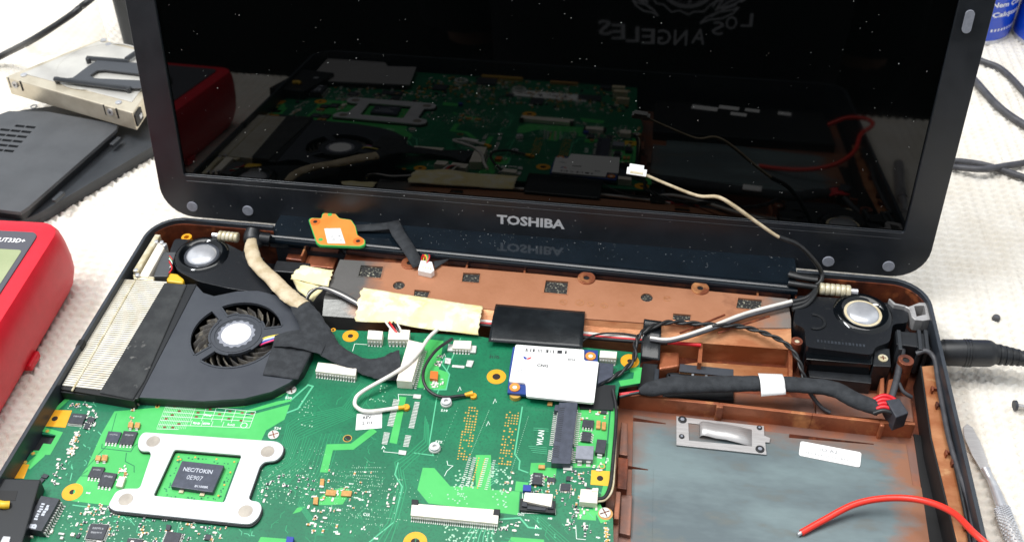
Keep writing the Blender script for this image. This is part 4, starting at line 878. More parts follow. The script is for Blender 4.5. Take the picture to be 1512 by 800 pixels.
# white dab on the fan rim
# ================================================================== speakers
def speaker(c, lab, body, zt):
    s_ = thing('speaker', lab, 'speaker', (c.x, c.y, -24))
    MB().prism(rpoly([(p.x, p.y) for p in q(body, zt)], 2.5, 3), -24, zt).build('body', M['blkdust'], s_, bevel=.6)
    z0 = zt
    rg = MB(); n = 40
    loops = []
    for r_, z_ in ((14.0, z0 - .6), (12.6, z0 + 1.0), (11.0, z0 + 1.5), (9.6, z0 + .9), (8.4, z0 - .1)): loops.append([V((c.x + r_ * math.cos(2 * math.pi * k / n), c.y + r_ * math.sin(2 * math.pi * k / n), z_)) for k in range(n)])
    rg.loft(loops, cap=False).build('surround', M['gloss'], s_, smooth=60)
    MB().prism(circ(c.x, c.y, 8.6, n), z0 - .3, z0 + .12, [circ(c.x, c.y, 7.2, n)]).build('gasket', M['cream'] if 'power' in lab else M['fan'], s_)
    loops = [[V((c.x + 7.5 * math.cos(f) * math.cos(2 * math.pi * k / n), c.y + 7.5 * math.cos(f) * math.sin(2 * math.pi * k / n), z0 + 2.0 * math.sin(f))) for k in range(n)] for f in (0, .3, .6, .9, 1.2, 1.45)]
    MB().loft(loops).build('dome', M['dome'], s_, smooth=60)
    return s_
s1 = speaker(at(297, 373, -3), 'round black speaker with a silver dome beside the heat sink', [(258, 352), (330, 357), (365, 375), (395, 395), (415, 420), (398, 435), (335, 425), (292, 415), (262, 400), (250, 372)], -4.5)
s2 = speaker(at(1275, 459, -3), 'black speaker with a white dome and tan gasket near the power socket', [(1176, 436), (1240, 440), (1340, 450), (1342, 476), (1318, 478), (1314, 505), (1292, 512), (1288, 524), (1190, 512), (1188, 484), (1172, 478)], -4.5)
MB().pq([(1190, 512), (1289, 524), (1288, 538), (1190, 530)], -8, -24).build('front_step', M['gloss'], s2, bevel=.4)
MB().pq([(1192, 530), (1288, 539), (1287, 566), (1195, 556)], -15, -24).build('front_skirt', M['blk'], s2, bevel=.4)
ear = MB().pq([(1291, 512), (1314, 514), (1316, 541), (1289, 540)], -7.5, -24).build('mounting_ear', M['blk'], s2, bevel=.5)
c = at(1304, 528, -7); sc = MB().cyl(c, 2.2, -8, -6.9, 20).build('screw', M['spring'], s2, bevel=.2)
MB().box((c.x, c.y, -6.85), (2.4, .5, .12)).build('screw_slot', M['copperd'], sc); MB().box((c.x, c.y, -6.84), (.5, 2.4, .12)).build('screw_slot', M['copperd'], sc)
c = at(1190, 478, -4); MB().prism(circ(c.x + 4, c.y + 2, 5.2, 20, -110, 100) + circ(c.x + 4, c.y + 2, 4.0, 20, -110, 100)[::-1], -5.5, -3.6).build('cable_hook', M['blk'], s2, bevel=.3)
pr = MB()
for k in range(14): c = at(1208 + k * 5.2, 503 + k * .55, -4.5); pr.box((c.x, c.y, -4.47), (random.uniform(.6, 1.2), 1.6, .06))
pr.build('moulded_code', M['bezelside'], s2)
MB().pq([(295, 402), (392, 406), (384, 418), (292, 412)], -5.5, -8).build('front_step', M['blkdust'], s1, bevel=.5)
c = at(377, 375, -5); MB().prism(circ(c.x, c.y, 6.5, 24, 120, 330) + circ(c.x, c.y, 5.6, 24, 120, 330)[::-1], -7, -4.2).build('cable_hook', M['blk'], s1, bevel=.3)

# ================================================================== port block at the left rear
pb = thing('port_block', 'ivory metal port block wedged between the rim and the round speaker', 'port', at(225, 395, -20))
def bar(a, b, w_, zt, zb_, m, nm):
    A, B = at(*a, zt), at(*b, zt); d = (B - A).normalized(); nr = V((-d.y, d.x, 0)) * w_ / 2
    return MB().prism([(A + nr)[:2], (A - nr)[:2], (B - nr)[:2], (B + nr)[:2]], zb_, zt).build(nm, M[m], pb, bevel=.4)
bar((233, 346), (200, 400), 3.0, -1.5, -18, 'spring', 'shell'); bar((240, 358), (212, 408), 4.6, -2.5, -18, 'ivory', 'shell'); bar((250, 372), (237, 408), 7.0, -4, -18, 'cover', 'block')
MB().pq([(196, 404), (228, 408), (227, 414), (197, 411)], -3.0, -18).build('flange', M['spring'], pb, bevel=.5)
for px, py in ((231, 357), (239, 358), (243, 362), (201, 399), (203, 406)): c = at(px, py, -1.8); MB().cyl(c, 1.1, -4, -1.2, 10).build('rivet', M['chrome'], pb, bevel=.3)
MB().pq([(246, 402), (262, 404), (272, 412), (270, 418), (246, 415)], -5, -18).build('yellow_pad', M['yplastic'], pb, bevel=.8)
for k, m in enumerate(('wred', 'wgreen', 'wwhite', 'wblack', 'wred')): MB().tube([at(250, 378 + k * 2, -3.5), at(254, 384 + k * 3, -4), at(249, 392 + k * 3, -4.5)], .4, 6).build('wire', M[m], pb, smooth=60)
c = at(276, 352, -6); tag(MB().prism(circ(c.x, c.y, 2.6), -24.5, -5, [circ(c.x, c.y, 1.3, 14)]).build('brass_insert', M['gold'], bevel=.3), 'small brass screw insert behind the round speaker', 'insert')

# ================================================================== white modem card
ZC = -4.6
card = thing('modem_card', 'white labelled modem card with orange screw pads beside the black film tape', 'card', at(815, 550, ZC - 3))
cq = Z(640, 480, 4, [(485, 113), (890, 143), (890, 208), (977, 214), (948, 458), (548, 418), (545, 340), (447, 333)])
cp = [(p.x, p.y) for p in q(cq, ZC)]
cpl = MB().prism(rpoly(cp, 1.0, 3), ZC - 1.2, ZC).build('label_plate', M['label'], card, bevel=.15)
base_ = [(p.x, p.y) for p in q(Z(640, 480, 4, [(470, 130), (972, 150), (970, 230), (940, 440), (545, 410), (437, 400), (450, 250)]), ZC - 1.4)]
cb = MB().prism(base_, ZC - 2.6, ZC - 1.22).build('card_board', M['bluepcb'], card)
for px, py in ((760, 572), (872, 526)):
    c = at(px, py, ZC - 1); MB().prism(circ(c.x, c.y, 2.3, 24), ZC - 1.3, ZC - .6, [circ(c.x, c.y, 1.0, 16)]).build('screw_pad', M['orange'], card); MB().cyl(c, 1.2, ZC - 1.3, ZC - .75, 14).build('screw_hole', M['label'], card)
MB().box((at(815, 560, ZM).x, at(815, 560, ZM).y, (ZM + ZC - 2.6) / 2), (22, 8, ZC - 2.6 - ZM)).build('card_socket', M['ivory'], card)
c = at(761, 583, ZM + 1); MB().cyl(c, 2.6, ZM, ZC - 2.5, 20).build('standoff', M['goldd'], card)
ct = MB(); cu = (q(cq, ZC)[1] - q(cq, ZC)[0]).normalized(); cv = V((-cu.y, cu.x, 0))
z4c = lambda x, y: at(640 + x / 4, 480 + y / 4, ZC) + V((0, 0, .03))
put_text(ct, 'CNG', z4c(645, 238), cu, cv, 5.0, 1.7, .04); put_text(ct, '9CUI', z4c(815, 204), cu, cv, 3.2, 1.3, .04)
for x in range(530, 800, 9):
    if random.random() < .66: c = z4c(x, 145 + (x - 530) * .06); ct.box((c.x, c.y, c.z), (random.choice((.3, .5, .8)), 1.9, .03))
for k in range(9): c = z4c(600 + k * 12, 190); ct.box((c.x, c.y, c.z), (.25, .3, .02))
ct.build('card_print', M['ink'], cpl)
g3 = MB()
for k in range(3): c = z4c(515 + k * 16, 270); g3.prism(circ(c.x, c.y, 1.15, 14, 70, 290) + circ(c.x, c.y, .9, 14, 70, 290)[::-1], ZC, ZC + .04)
g3.build('card_mark', M['inkg'], cpl)
c = z4c(553, 192); MB().prism([(c.x - 1.9, c.y + .9), (c.x - .6, c.y + .3), (c.x, c.y - .2), (c.x - .2, c.y - 1.2), (c.x - 1.4, c.y - .6)], ZC, ZC + .05).build('card_mark', M['inkb'], cpl)
MB().prism([(c.x + .1, c.y - .2), (c.x + 1.0, c.y + .4), (c.x + 2, c.y + .9), (c.x + 1.6, c.y - .5), (c.x + .1, c.y - 1.2)], ZC, ZC + .05).build('card_mark', M['inkr'], cpl)
MB().pq(Z(640, 480, 4, [(975, 218), (1065, 226), (1060, 300), (968, 345)]), ZC - 1.5, ZM).build('card_plug', M['chipb'], card, bevel=.3)
tag(MB().pq(Z(640, 480, 4, [(950, 350), (1075, 352), (1062, 500), (865, 492), (860, 455), (940, 452)]), ZM + .8, ZM + .1).build('black_insulator_sheet', M['insul']), 'black insulating sheet under the corner of the white modem card', 'sheet')

# ================================================================== tapes
def patch(corners, nu, nv, amp, fn=None, jag=(0, 0)):
    A, B, C_, D = [V(c) for c in corners]; rows = []
    for j in range(nv + 1):
        r_ = []
        for i in range(nu + 1):
            u_, v_ = i / nu, j / nv
            uu = u_ + (jag[0] * random.choice((-1, 1)) if i == 0 else 0) + (jag[1] * random.choice((-1, 1)) if i == nu else 0)
            p = lerp(lerp(A, B, uu), lerp(D, C_, uu), v_)
            z_ = amp * (math.sin(u_ * 13 + v_ * 4) * .4 + math.sin(u_ * 5 - v_ * 7 + 1) * .5 + random.uniform(-.25, .25))
            r_.append(p + V((0, 0, z_ + (fn(u_, v_) if fn else 0))))
        rows.append(r_)
    return MB().grid(rows)
zt_ = ZP + 1.2
bump = lambda u, v: 1.6 * math.sin(math.pi * min(1, max(0, v))) + 1.2 * math.exp(-((u - .3) / .15) ** 2) * v
o = patch([at(535, 425, zt_ + 1), at(713, 452, zt_ + .3), at(706, 494, -6.4), at(524, 474, -6.8)], 44, 14, .28, bump, (.008, .004)).build('masking_tape', M['mask'], smooth=60, solid=.25); tag(o, 'long pale yellow strip of masking tape laid over the wires and well edge', 'tape')
o = patch([at(446, 392, -6), at(492, 399, -6.5), at(486, 424, -7), at(428, 412, -7)], 20, 10, .35, lambda u, v: .8 * math.sin(3 * v), (.02, .02)).build('masking_tape', M['mask'], smooth=60, solid=.25); tag(o, 'short torn piece of yellow masking tape beside the beige cable', 'tape')
o = patch([at(432, 412, -7), at(480, 424, -7.5), at(462, 445, -11), at(440, 430, -11)], 10, 6, .4).build('masking_tape', M['mask'], smooth=60, solid=.25); tag(o, 'folded lower flap of yellow masking tape above the fan edge', 'tape')
o = patch([at(732, 449, zt_), at(864, 460, zt_), at(860, 514, ZM + 3.2), at(721, 504, ZM + 3.2)], 22, 12, .12, lambda u, v: 1.3 * math.sin(math.pi * v)).build('film_tape', M['tapeb'], smooth=60, solid=.18); tag(o, 'wide black film tape over the wires above the white modem card', 'tape')
o = patch([at(951, 471, zt_), at(977, 474, zt_), at(974, 532, -13), at(945, 528, -13)], 8, 16, .1, lambda u, v: 2.0 * math.exp(-((v - .45) / .2) ** 2)).build('film_tape', M['tapeb'], smooth=60, solid=.18); tag(o, 'narrow strip of glossy black tape holding the white wires', 'tape')
o = patch([at(405, 503, ZF + 1.6), at(462, 515, ZF + 1.0), at(440, 560, ZF + .4), at(388, 553, ZF + .5)], 12, 12, .12).build('cloth_tape', M['cloth'], smooth=60, solid=.3); tag(o, 'square of black cloth tape stuck on the fan housing', 'tape')

# ================================================================== cables inside the laptop
def cable(name, path, r, m, lab, cat='cable', n=8, group=None, flat=1.0, wig=0, sub=6):
    return tag(MB().tube(path, r, n, flat=flat, wig=wig, sub=sub).build(name, M[m], smooth=70), lab, cat, group)
dc = thing('display_cable', 'beige taped display cable running from the hinge into black cloth wrap', 'cable', at(440, 450, -8))
MB().tube([at(372, 350, -2), at(371, 366, .5), at(378, 388, .5), at(402, 412, 0), at(425, 435, 0), at(447, 452, 0)], [2.2, 3.4, 3.6, 3.8, 4.1, 4.0], 12, flat=.45, wig=.05, sub=8).build('beige_wrap', M['beige'], dc, smooth=60)
MB().tube([at(440, 446, .2), at(455, 468, .5), at(472, 498, -2), at(491, 518, -4), at(529, 537, -6.2), at(560, 543, -6.6), at(592, 539, -6.4)], [4.2, 5.5, 6.4, 5.0, 4.0, 6.4, 9.6], 14, flat=.17, wig=.05, sub=8).build('cloth_wrap', M['cloth'], dc, smooth=60)
o = MB().tube([at(405, 503, ZF + 2.2), at(440, 500, ZF + 3), at(480, 512, -3)], [3.6, 5.6, 4.5], 12, flat=.2, wig=.05).build('cloth_flap', M['cloth'], dc, smooth=60)
wc = thing('antenna_cable', 'white antenna lead looping over the board to a gold plug', 'cable', at(540, 600, ZM))
MB().tube([at(646, 486, -4), at(632, 500, -3.4), at(613, 527, -3.1), at(585, 549, -3.2), at(535, 578, -5), at(524, 592, -6), at(528, 602, -6.8), at(545, 607, -7.2), at(588, 602, -7.5)], .88, 10, sub=8).build('lead', M['wwhite'], wc, smooth=70)
c = at(600, 601, ZM + 1); MB().cyl(c, 1.5, ZM, ZM + 1.6, 14).build('plug', M['gold'], wc, bevel=.2); MB().tube([at(588, 602, -7.5), at(598, 601, -7.6)], .9, 8, sub=0).build('plug_sleeve', M['gold'], wc, smooth=50)
wc = thing('antenna_cable', 'black antenna lead curving over the board to a gold plug', 'cable', at(640, 560, ZM))
MB().tube([at(668, 500, -5.5), at(645, 516, -4.8), at(628, 540, -5), at(625, 560, -5.5), at(634, 577, -6.5), at(655, 586, -7), at(688, 583, -7.6)], .72, 10, sub=8).build('lead', M['wblack'], wc, smooth=70)
c = at(699, 584, ZM + 1); MB().cyl(c, 1.5, ZM, ZM + 1.4, 14).build('plug', M['gold'], wc, bevel=.2); MB().tube([at(686, 583, -7.6), at(698, 581, -7.6)], [.8, 1.4], 8, sub=0).build('plug_sleeve', M['gold'], wc, smooth=50)
for m, dz, dy, lab in (('wred', 0, 3.5, 'red wire running under both tapes along the front of the well'), ('wwhite', .5, 0, 'pale pink white wire running under both tapes along the well'), ('wblack', .2, 6, 'thin black wire running under both tapes along the well')):
    cable('wire', [at(640, 468 + dy, -9.5 + dz), at(700, 473 + dy, -9.8 + dz), at(790, 482 + dy, -9.6 + dz), at(865, 492 + dy, -10 + dz), at(950, 499 + dy, -10.5 + dz), at(1035 if m == 'wred' else 985, 506 + dy if m == 'wred' else 501 + dy, -11 + dz)], .85, m, lab, 'wire')
for k, (m, lab) in enumerate((('wwhite', 'white wire crossing the copper well towards the right hinge'), ('wgrey', 'grey wire beside the white one crossing towards the right hinge'))):
    cable('wire', [at(960, 499 + k * 3, -8), at(990, 501 + k * 3, -7), at(1040, 486 + k * 4, -6), at(1100, 463 + k * 5, -5.4), at(1172, 444 + k * 5, -5)], .95 - k * .2, m, lab, 'wire')
for k, lab in enumerate(('black sleeve of the wires bending into the right hinge', 'second black sleeve bending below the first into the right hinge', 'thin black sleeve looping low at the right hinge')):
    cable('wire_sleeve', [at(1170, 445 + k * 6, -5), at(1190, 440 + k * 5, -4), at(1203, 430 + k * 2, -3), at(1206, 422, -3)], 1.15, 'wblack', lab, 'sleeve')
cable('wire_sleeve', [at(1165, 404, -2.5), at(1185, 409, -2), at(1208, 412, -1)], 2.2, 'wblack', 'fat black sleeve between the hinge cover and right hinge', 'sleeve', flat=.6)
cable('wire_sleeve', [at(1165, 418, -4.5), at(1185, 421, -3), at(1206, 424, -2.6)], 1.5, 'wblack', 'short black sleeve leaving the end of the hinge cover', 'sleeve')
# twisted black pair
tw = thing('twisted_cable', 'twisted black wire pair arching over the copper well', 'cable', at(1060, 478, ZP))
base = smooth_path([at(886, 566, -8), at(912, 553, -7), at(935, 532, -6), at(939, 505, -6), at(952, 488, -5), at(985, 476, -5.5), at(1020, 477, -6), at(1060, 480, -5.2), at(1095, 482, -6), at(1130, 492, -6.2), at(1160, 507, -6), at(1178, 530, -7), at(1188, 560, -12)], 10)
for s_ in (0, math.pi):
    pth = []
    for i, p in enumerate(base):
        t = (base[min(i + 1, len(base) - 1)] - base[max(i - 1, 0)]).normalized(); sd = t.cross(V((0, 0, 1))).normalized(); u = sd.cross(t); a = i * .55 + s_
        pth.append(p + sd * (.62 * math.cos(a)) + u * (.62 * math.sin(a)))
    MB().tube(pth, .68, 7, sub=0).build('strand', M['wblack'], tw, smooth=70)
cable('wire', [at(848, 520, -7), at(862, 502, -6), at(885, 493, -7), at(915, 492, -8), at(945, 496, -8.5)], .45, 'wblack', 'thin black wire looping out from under the wide film tape', 'wire')
cable('wire', [at(905, 575, -7), at(910, 610, -7.6), at(905, 680, -7.8), at(901, 715, -7.6), at(893, 733, -7.4), at(880, 737, -7)], .75, 'wblack', 'black wire running down the right edge of the motherboard', 'wire')
cable('wire', [at(911, 600, -8.5), at(907, 690, -8.5), at(904, 722, -8.3), at(894, 737, -8), at(882, 740, -7.4)], .5, 'cream', 'thin cream wire beside the black one at the board edge', 'wire')
for k, (m, lab) in enumerate((('wblack', 'thin black wire over the tape hook into the wire connector'), ('wwhite', 'white wire curling from the masking tape to the well edge'), ('wgrey', 'grey wire curling from under the masking tape'))):
    cable('wire', [at(450 + k, 452 - k * 4, -10), at(458, 434 - k * 2, -6), at(475, 424 + k, -4), at(500, 430 + k * 3, -5.2), at(530, 446 + k * 3, -6)], .6, m, lab, 'wire')
for k, m in enumerate(('wwhite', 'wred', 'wblack', 'wwhite')):
    cable('wire', [at(566 + k * 6, 470, -7), at(573 + k * 5, 480, -4.4), at(582 + k * 4, 491, -5.2)], .5, m, ('white wire entering the left side of the six pin connector', 'red wire entering the white six pin connector', 'black wire entering the white six pin connector', 'white wire entering the right side of the six pin connector')[k], 'wire')
# right cavity: sleeve with label, plug block
sv = thing('sleeved_cable', 'fat black cloth sleeved cable with a white label lying in the copper cavity', 'cable', at(1100, 565, -14))
MB().tube([at(944, 578, -11), at(960, 574, -10), at(1000, 568, -9.5), at(1060, 567, -9.5), at(1120, 566, -9.5), at(1180, 568, -9.5), at(1230, 574, -9.5), at(1262, 590, -9.5), at(1298, 603, -10)], [1.6, 3.8, 4.6, 4.3, 4.0, 4.0, 4.2, 4.2, 3.8], 14, flat=.62, wig=.03, sub=8).build('sleeve', M['cloth'], sv, smooth=60)
pt = [at(1119, 551, -7), at(1155, 552, -7), at(1160, 584, -9.5), at(1124, 585, -9.5)]
patch(pt, 8, 8, .05, lambda u, v: 2.2 * math.sin(math.pi * v) + (.9 * u if v > .85 else 0)).build('white_label', M['label'], sv, smooth=60, solid=.15)
for k in range(3): MB().tube([at(944, 578 + k * .6, -11 + k * .8), at(930, 580 + k, -11), at(915, 582 + k * 2, -12)], .7, 6).build('lead', M[('wred', 'wred', 'wblack')[k]], sv, smooth=60)
for k in range(5): MB().tube([at(1290, 590 + k * 5, -9.5), at(1304, 584 + k * 5.5, -7.5), at(1318, 588 + k * 5.5, -8), at(1328, 598 + k * 4, -9)], 1.0, 8).build('lead', M['wred' if k < 4 else 'wblack'], sv, smooth=60)
MB().pq([(1308, 590), (1328, 587), (1342, 609), (1323, 616)], -6, -15).build('plug', M['chip'], sv, bevel=.5)
cable('wire', [at(1334, 508, -8), at(1330, 530, -9), at(1324, 560, -10), at(1316, 588, -9.5)], 1.5, 'wgrey', 'grey power lead from the socket down to the red wired plug', 'cable')
cable('wire', [at(1327, 565, -10), at(1334, 578, -12), at(1346, 586, -14)], .9, 'wgrey', 'short grey lead branching beside the power lead', 'wire')
cable('wire', [at(1186, 560, -12), at(1196, 580, -15), at(1212, 600, -19), at(1226, 609, -20)], .9, 'wgrey', 'dark twisted lead hanging down behind the bay wall', 'wire')
cable('wire', [at(1353, 522, -7), at(1368, 518, -5), at(1380, 530, -6), at(1385, 560, -7.2), at(1392, 600, -7.2), at(1402, 650, -7), at(1417, 700, -7), at(1432, 745, -7), at(1442, 810, -7.2)], 1.2, 'wgrey', 'dark lead clipped along the right copper ledge', 'wire')
cable('wire', [at(1388, 575, -7.6), at(1397, 630, -7.6), at(1411, 690, -7.4), at(1426, 760, -7.6), at(1434, 810, -7.6)], .8, 'wblack', 'thin black lead beside the dark one on the right ledge', 'wire')
# power socket and plug
ps = thing('power_socket', 'black power socket against the right rim with ribbed housing', 'socket', at(1350, 505, -20))
MB().pq([(1322, 488), (1368, 492), (1375, 515), (1324, 508)], -5, -20).build('housing', M['blk'], ps, bevel=.4)
for a in (1324, 1354, 1364): MB().pq([(a, 486), (a + 6, 487), (a + 9, 516), (a + 3, 515)], -4, -20).build('rib', M['cover2'], ps, bevel=.3)
MB().pq([(1374, 494), (1379, 495), (1384, 516), (1379, 516)], -6, -18).build('sleeve', M['chrome'], ps, bevel=.3)
pg = thing('power_plug', 'black ribbed power plug pushed into the right side of the base', 'plug', at(1440, 520, -21))
zq = -13
ax = [at(x, y, zq) for x, y in ((1391, 520), (1420, 521), (1464, 522))]
MB().tube([ax[0] - V((2.5, 0, 0)), ax[0], ax[0] + V((.6, 0, 0)), ax[2] - V((2, 0, 0)), ax[2] - V((.5, 0, 0)), ax[2] + V((1, 0, 0))], [5.2, 5.6, 6.1, 6.2, 6.0, 5.2], 28, sub=0).build('barrel', M['blk'], pg, smooth=45)
for px in (1424, 1428, 1432): c = at(px, 521, zq); MB().tube([c - V((.45, 0, 0)), c + V((.45, 0, 0))], 6.45, 28, sub=0).build('grip_ring', M['blk'], pg, smooth=45)
MB().tube([at(1463, 522, zq), at(1475, 523, zq), at(1500, 527, zq), at(1540, 536, zq), at(1640, 560, -22)], [5.0, 4.6, 3.8, 2.4, 2.2], 18).build('strain_relief', M['blk'], pg, smooth=60)
for k in range(5): c = at(1476 + k * 9, 523.5 + k * 1.4, zq); MB().tube([c - V((.5, 0, 0)), c + V((.5, 0, 0))], 4.85 - k * .3, 18, sub=0).build('grip_ring', M['blk'], pg, smooth=45)
# hanging lead in front of the screen
hl = thing('camera_lead', 'thin beige lead with a white plug standing up in front of the screen', 'cable', at(1208, 420, -4))
hp = [aty(948, 256, -4), aty(985, 272, -4.5), aty(1030, 289, -5), aty(1060, 291, -6), aty(1085, 305, -7), aty(1120, 330, -7), aty(1150, 350, -7), aty(1178, 361, -6)]
MB().tube(hp, [.75, .8, .85, 1.0, 1.1, 1.0, .9, .9], 8, flat=.8).build('beige_lead', M['beige'], hl, smooth=70)
MB().tube([hp[-2], hp[-1], aty(1200, 382, -4), aty(1212, 400, -2), at(1213, 413, -1), at(1204, 422, -3)], 1.15, 8).build('black_sleeve', M['wblack'], hl, smooth=70)
def obox(name, c, u, v, n, sz, m, par, bevel=.2):
    vv = [c + u * (a * sz[0] / 2) + v * (b * sz[1] / 2) + n * (d * sz[2] / 2) for d in (-1, 1) for a, b in ((-1, -1), (1, -1), (1, 1), (-1, 1))]
    return MB().add(vv, [[3, 2, 1, 0], [4, 5, 6, 7], [0, 1, 5, 4], [1, 2, 6, 5], [2, 3, 7, 6], [3, 0, 4, 7]]).build(name, M[m], par, bevel=bevel)
pc = aty(940, 254, -4); pu = (aty(954, 257, -4) - aty(928, 253, -4)).normalized(); pn = V((0, -.75, .66)); pv = pn.cross(pu).normalized(); pn = pu.cross(pv)
obox('plug', pc, pu, pv, pn, (9.0, 3.2, 2.4), 'white', hl); obox('plug_nose', pc + pv * 2.2 - pu * .3, pu, pv, pn, (6.6, 2.2, 2.2), 'white', hl); obox('plug_contacts', pc + pn * 1.0 - pv * .5, pu, pv, pn, (6, 1.2, .6), 'cream', hl)

# ================================================================== orange sensor board with flat cable
zo = -3.6
sb = thing('sensor_board', 'small orange circuit board lying on the glossy hinge cover', 'circuit board', at(495, 342, -4.6))
zs = lambda pts: Z(400, 300, 4, pts)
sp = [(p.x, p.y) for p in q(zs([(222, 98), (235, 86), (298, 88), (303, 62), (325, 52), (375, 55), (405, 88), (475, 98), (500, 135), (512, 190), (555, 215), (558, 245), (530, 258), (290, 250), (268, 235)]), zo + 1)]
MB().prism(rpoly(sp, .8, 2), zo - .3, zo + .9).build('board_edge', M['pour'], sb)
cxs = sum(p[0] for p in sp) / len(sp); cys = sum(p[1] for p in sp) / len(sp)
ob = MB().prism(rpoly([(cxs + (x - cxs) * .965, cys + (y - cys) * .95) for x, y in sp], .8, 2), zo + .8, zo + 1).build('board', M['orange'], sb)
for x, y in ((262, 110), (515, 224)):
    c = at(400 + x / 4, 300 + y / 4, zo + 1); MB().prism(circ(c.x, c.y, 2.6, 22), zo + .9, zo + 1.12, [circ(c.x, c.y, 1.1, 14)]).build('mount_ring', M['oring'], sb); MB().cyl(c, 1.15, zo + .9, zo + 1.04, 14).build('mount_hole', M['hole'], sb)
for x, y in ((348, 68), (294, 215)): c = at(400 + x / 4, 300 + y / 4, zo + 1); MB().cyl(c, 1.2, zo + .9, zo + 1.1, 12).build('green_dot', M['pour'], sb)
P = q(zs([(315, 150), (410, 148), (440, 238), (335, 236)]), zo + 1.1); lb = MB().prism([(p.x, p.y) for p in P], zo + .9, zo + 1.12).build('paper_label', M['label'], sb)
lt = MB(); u = (P[1] - P[0]).normalized(); v = (P[0] - P[3]).normalized()
for tx, a, b in (('SP1', .35, .55), ('FAN', .8, .5), ('1.0', .4, .75), ('V2.0', .78, .8)): put_bars(lt, lerp(lerp(P[0], P[3], b), lerp(P[1], P[2], b), a) + V((0, 0, .06)), u, v, 1.6, .8, 3)
lt.build('lettering', M['ink'], lb)
def ribbon(path, wd, th, mt, nm, par):
    P = [V(p) for p in path]; rows = []
    for i, p in enumerate(P):
        t = (P[min(i + 1, len(P) - 1)] - P[max(i - 1, 0)]).normalized(); sd = t.cross(V((0, 0, 1))).normalized() * wd[i] / 2; rows.append([p - sd, p - sd * .3 + V((0, 0, .15)), p + sd * .3 + V((0, 0, .15)), p + sd])
    return MB().grid(rows).build(nm, M[mt], par, smooth=50, solid=th)
ribbon([at(525, 337, zo), at(550, 336, zo + .6), at(570, 334, zo + 1.2), at(590, 331, zo + 1.6)], [5, 5.2, 5.4, 6], .5, 'cloth', 'flat_cable', sb)
ribbon([at(581, 330, zo + 1.9), at(588, 345, zo + 2), at(600, 362, zo + 1.6), at(611, 380, zo - 1), at(618, 393, -6)], [6.6, 6.6, 6.4, 6.2, 6], .5, 'cloth', 'flat_cable', sb)
P = q(zs([(885, 335), (952, 345), (965, 395), (945, 412), (868, 395)]), -4.5)
pl_ = MB().prism([(p.x, p.y) for p in P], -8, -4.5).build('plug', M['white'], sb, bevel=.3)
for k in range(4): c = at(400 + (898 + k * 15) / 4, 300 + (378 + k * 3) / 4, -4.5); MB().box((c.x, c.y, -4.48), (.6, 1.3, .1)).build('contact', M['cream'], pl_)
for k, m in enumerate(('wred', 'wyel', 'wgreen', 'wred')): MB().tube([at(622 + k * 2.5, 388, -6), at(624 + k * 3, 377, -2.5), at(628 + k * 2, 380, -3), at(630, 386 + k, -4.8)], .4, 6).build('wire', M[m], sb, smooth=60)
o = patch([at(640, 386, -6.2), at(664, 382, -6.4), at(662, 384, -7), at(642, 397, -6.8)], 6, 4, .1).build('cloth_tape', M['cloth'], smooth=60, solid=.3); tag(o, 'dark pointed tab of cloth tape beside the small white plug', 'tape')

# ================================================================== battery contact spring plate, bay label, red wire
zp = ZB + .9
cpt = thing('spring_plate', 'silver contact plate with a bent leaf spring fixed in the grey bay', 'metal plate', at(1065, 645, ZB))
zq9 = lambda pts: Z(900, 520, 4, pts)
po = [(p.x, p.y) for p in q(zq9([(395, 375), (470, 385), (860, 430), (912, 432), (915, 490), (950, 505), (945, 530), (920, 528), (928, 602), (395, 545)]), zp)]
hi = [(p.x, p.y) for p in q(zq9([(466, 415), (840, 455), (842, 552), (470, 518)]), zp)]
plt_ = MB().prism(po, ZB + .25, zp, [hi]).build('plate', M['satin'], cpt, bevel=.12)
MB().prism(hi, ZB - .1, ZB + .34).build('plate_shadow_gap', M['slate'], cpt)  # slate sheet added in the plate's opening to stand for its shadow gap
lf = []
for u_, z_ in ((0, .5), (.02, 1.6), (.06, 2.2), (.14, 2.2), (.3, 1.7), (.5, 2.0), (.72, 1.4), (1, .4)):
    a = lerp(at(900 + 532 / 4, 520 + 418 / 4, zp), at(900 + 845 / 4, 520 + 455 / 4, zp), u_); b = lerp(at(900 + 532 / 4, 520 + 500 / 4, zp), at(900 + 845 / 4, 520 + 555 / 4, zp), u_); a.z = b.z = ZB + z_ + .3; lf.append([a, lerp(a, b, .5), b])
MB().grid(lf).build('leaf_spring', M['satin'], cpt, smooth=50, solid=.25)
for x, y, r in ((430, 398, 1.9), (426, 497, 1.2), (885, 446, 1.2), (888, 572, 1.9)):
    c = at(900 + x / 4, 520 + y / 4, zp); s_ = MB().cyl(c, r, ZB, zp + .5, 20).build('screw', M['insul'], cpt, bevel=.2); MB().prism(circ(c.x, c.y, r * .5, 6), zp + .3, zp + .56).build('screw_socket', M['rubber'], s_)
P = q(Z(1160, 540, 3.077, [(68, 340), (345, 392), (338, 460), (60, 405)]), ZB + .5)
lb = tag(MB().prism(rpoly([(p.x, p.y) for p in P], 1.2, 3), ZB - .05, ZB + .5).build('bay_label', M['label']), 'white paper date label stuck on the grey bay floor', 'label')
lt = MB(); u = (P[1] - P[0]).normalized(); v = V((-u.y, u.x, 0)); mid = lambda a, b: lerp(lerp(P[0], P[3], b), lerp(P[1], P[2], b), a) + V((0, 0, .05))
put_text(lt, 'ID A2', mid(.48, .32), u, v, 7.2, 1.7, .01); put_text(lt, '09.04.24 -JOO1 BOTG', mid(.5, .72), u, v, 21, 1.5); lt.build('lettering', M['inkg'], lb)
rw = thing('red_wire', 'loose bright red wire with a bare tip arching over the grey bay', 'wire', at(1300, 760, ZB))
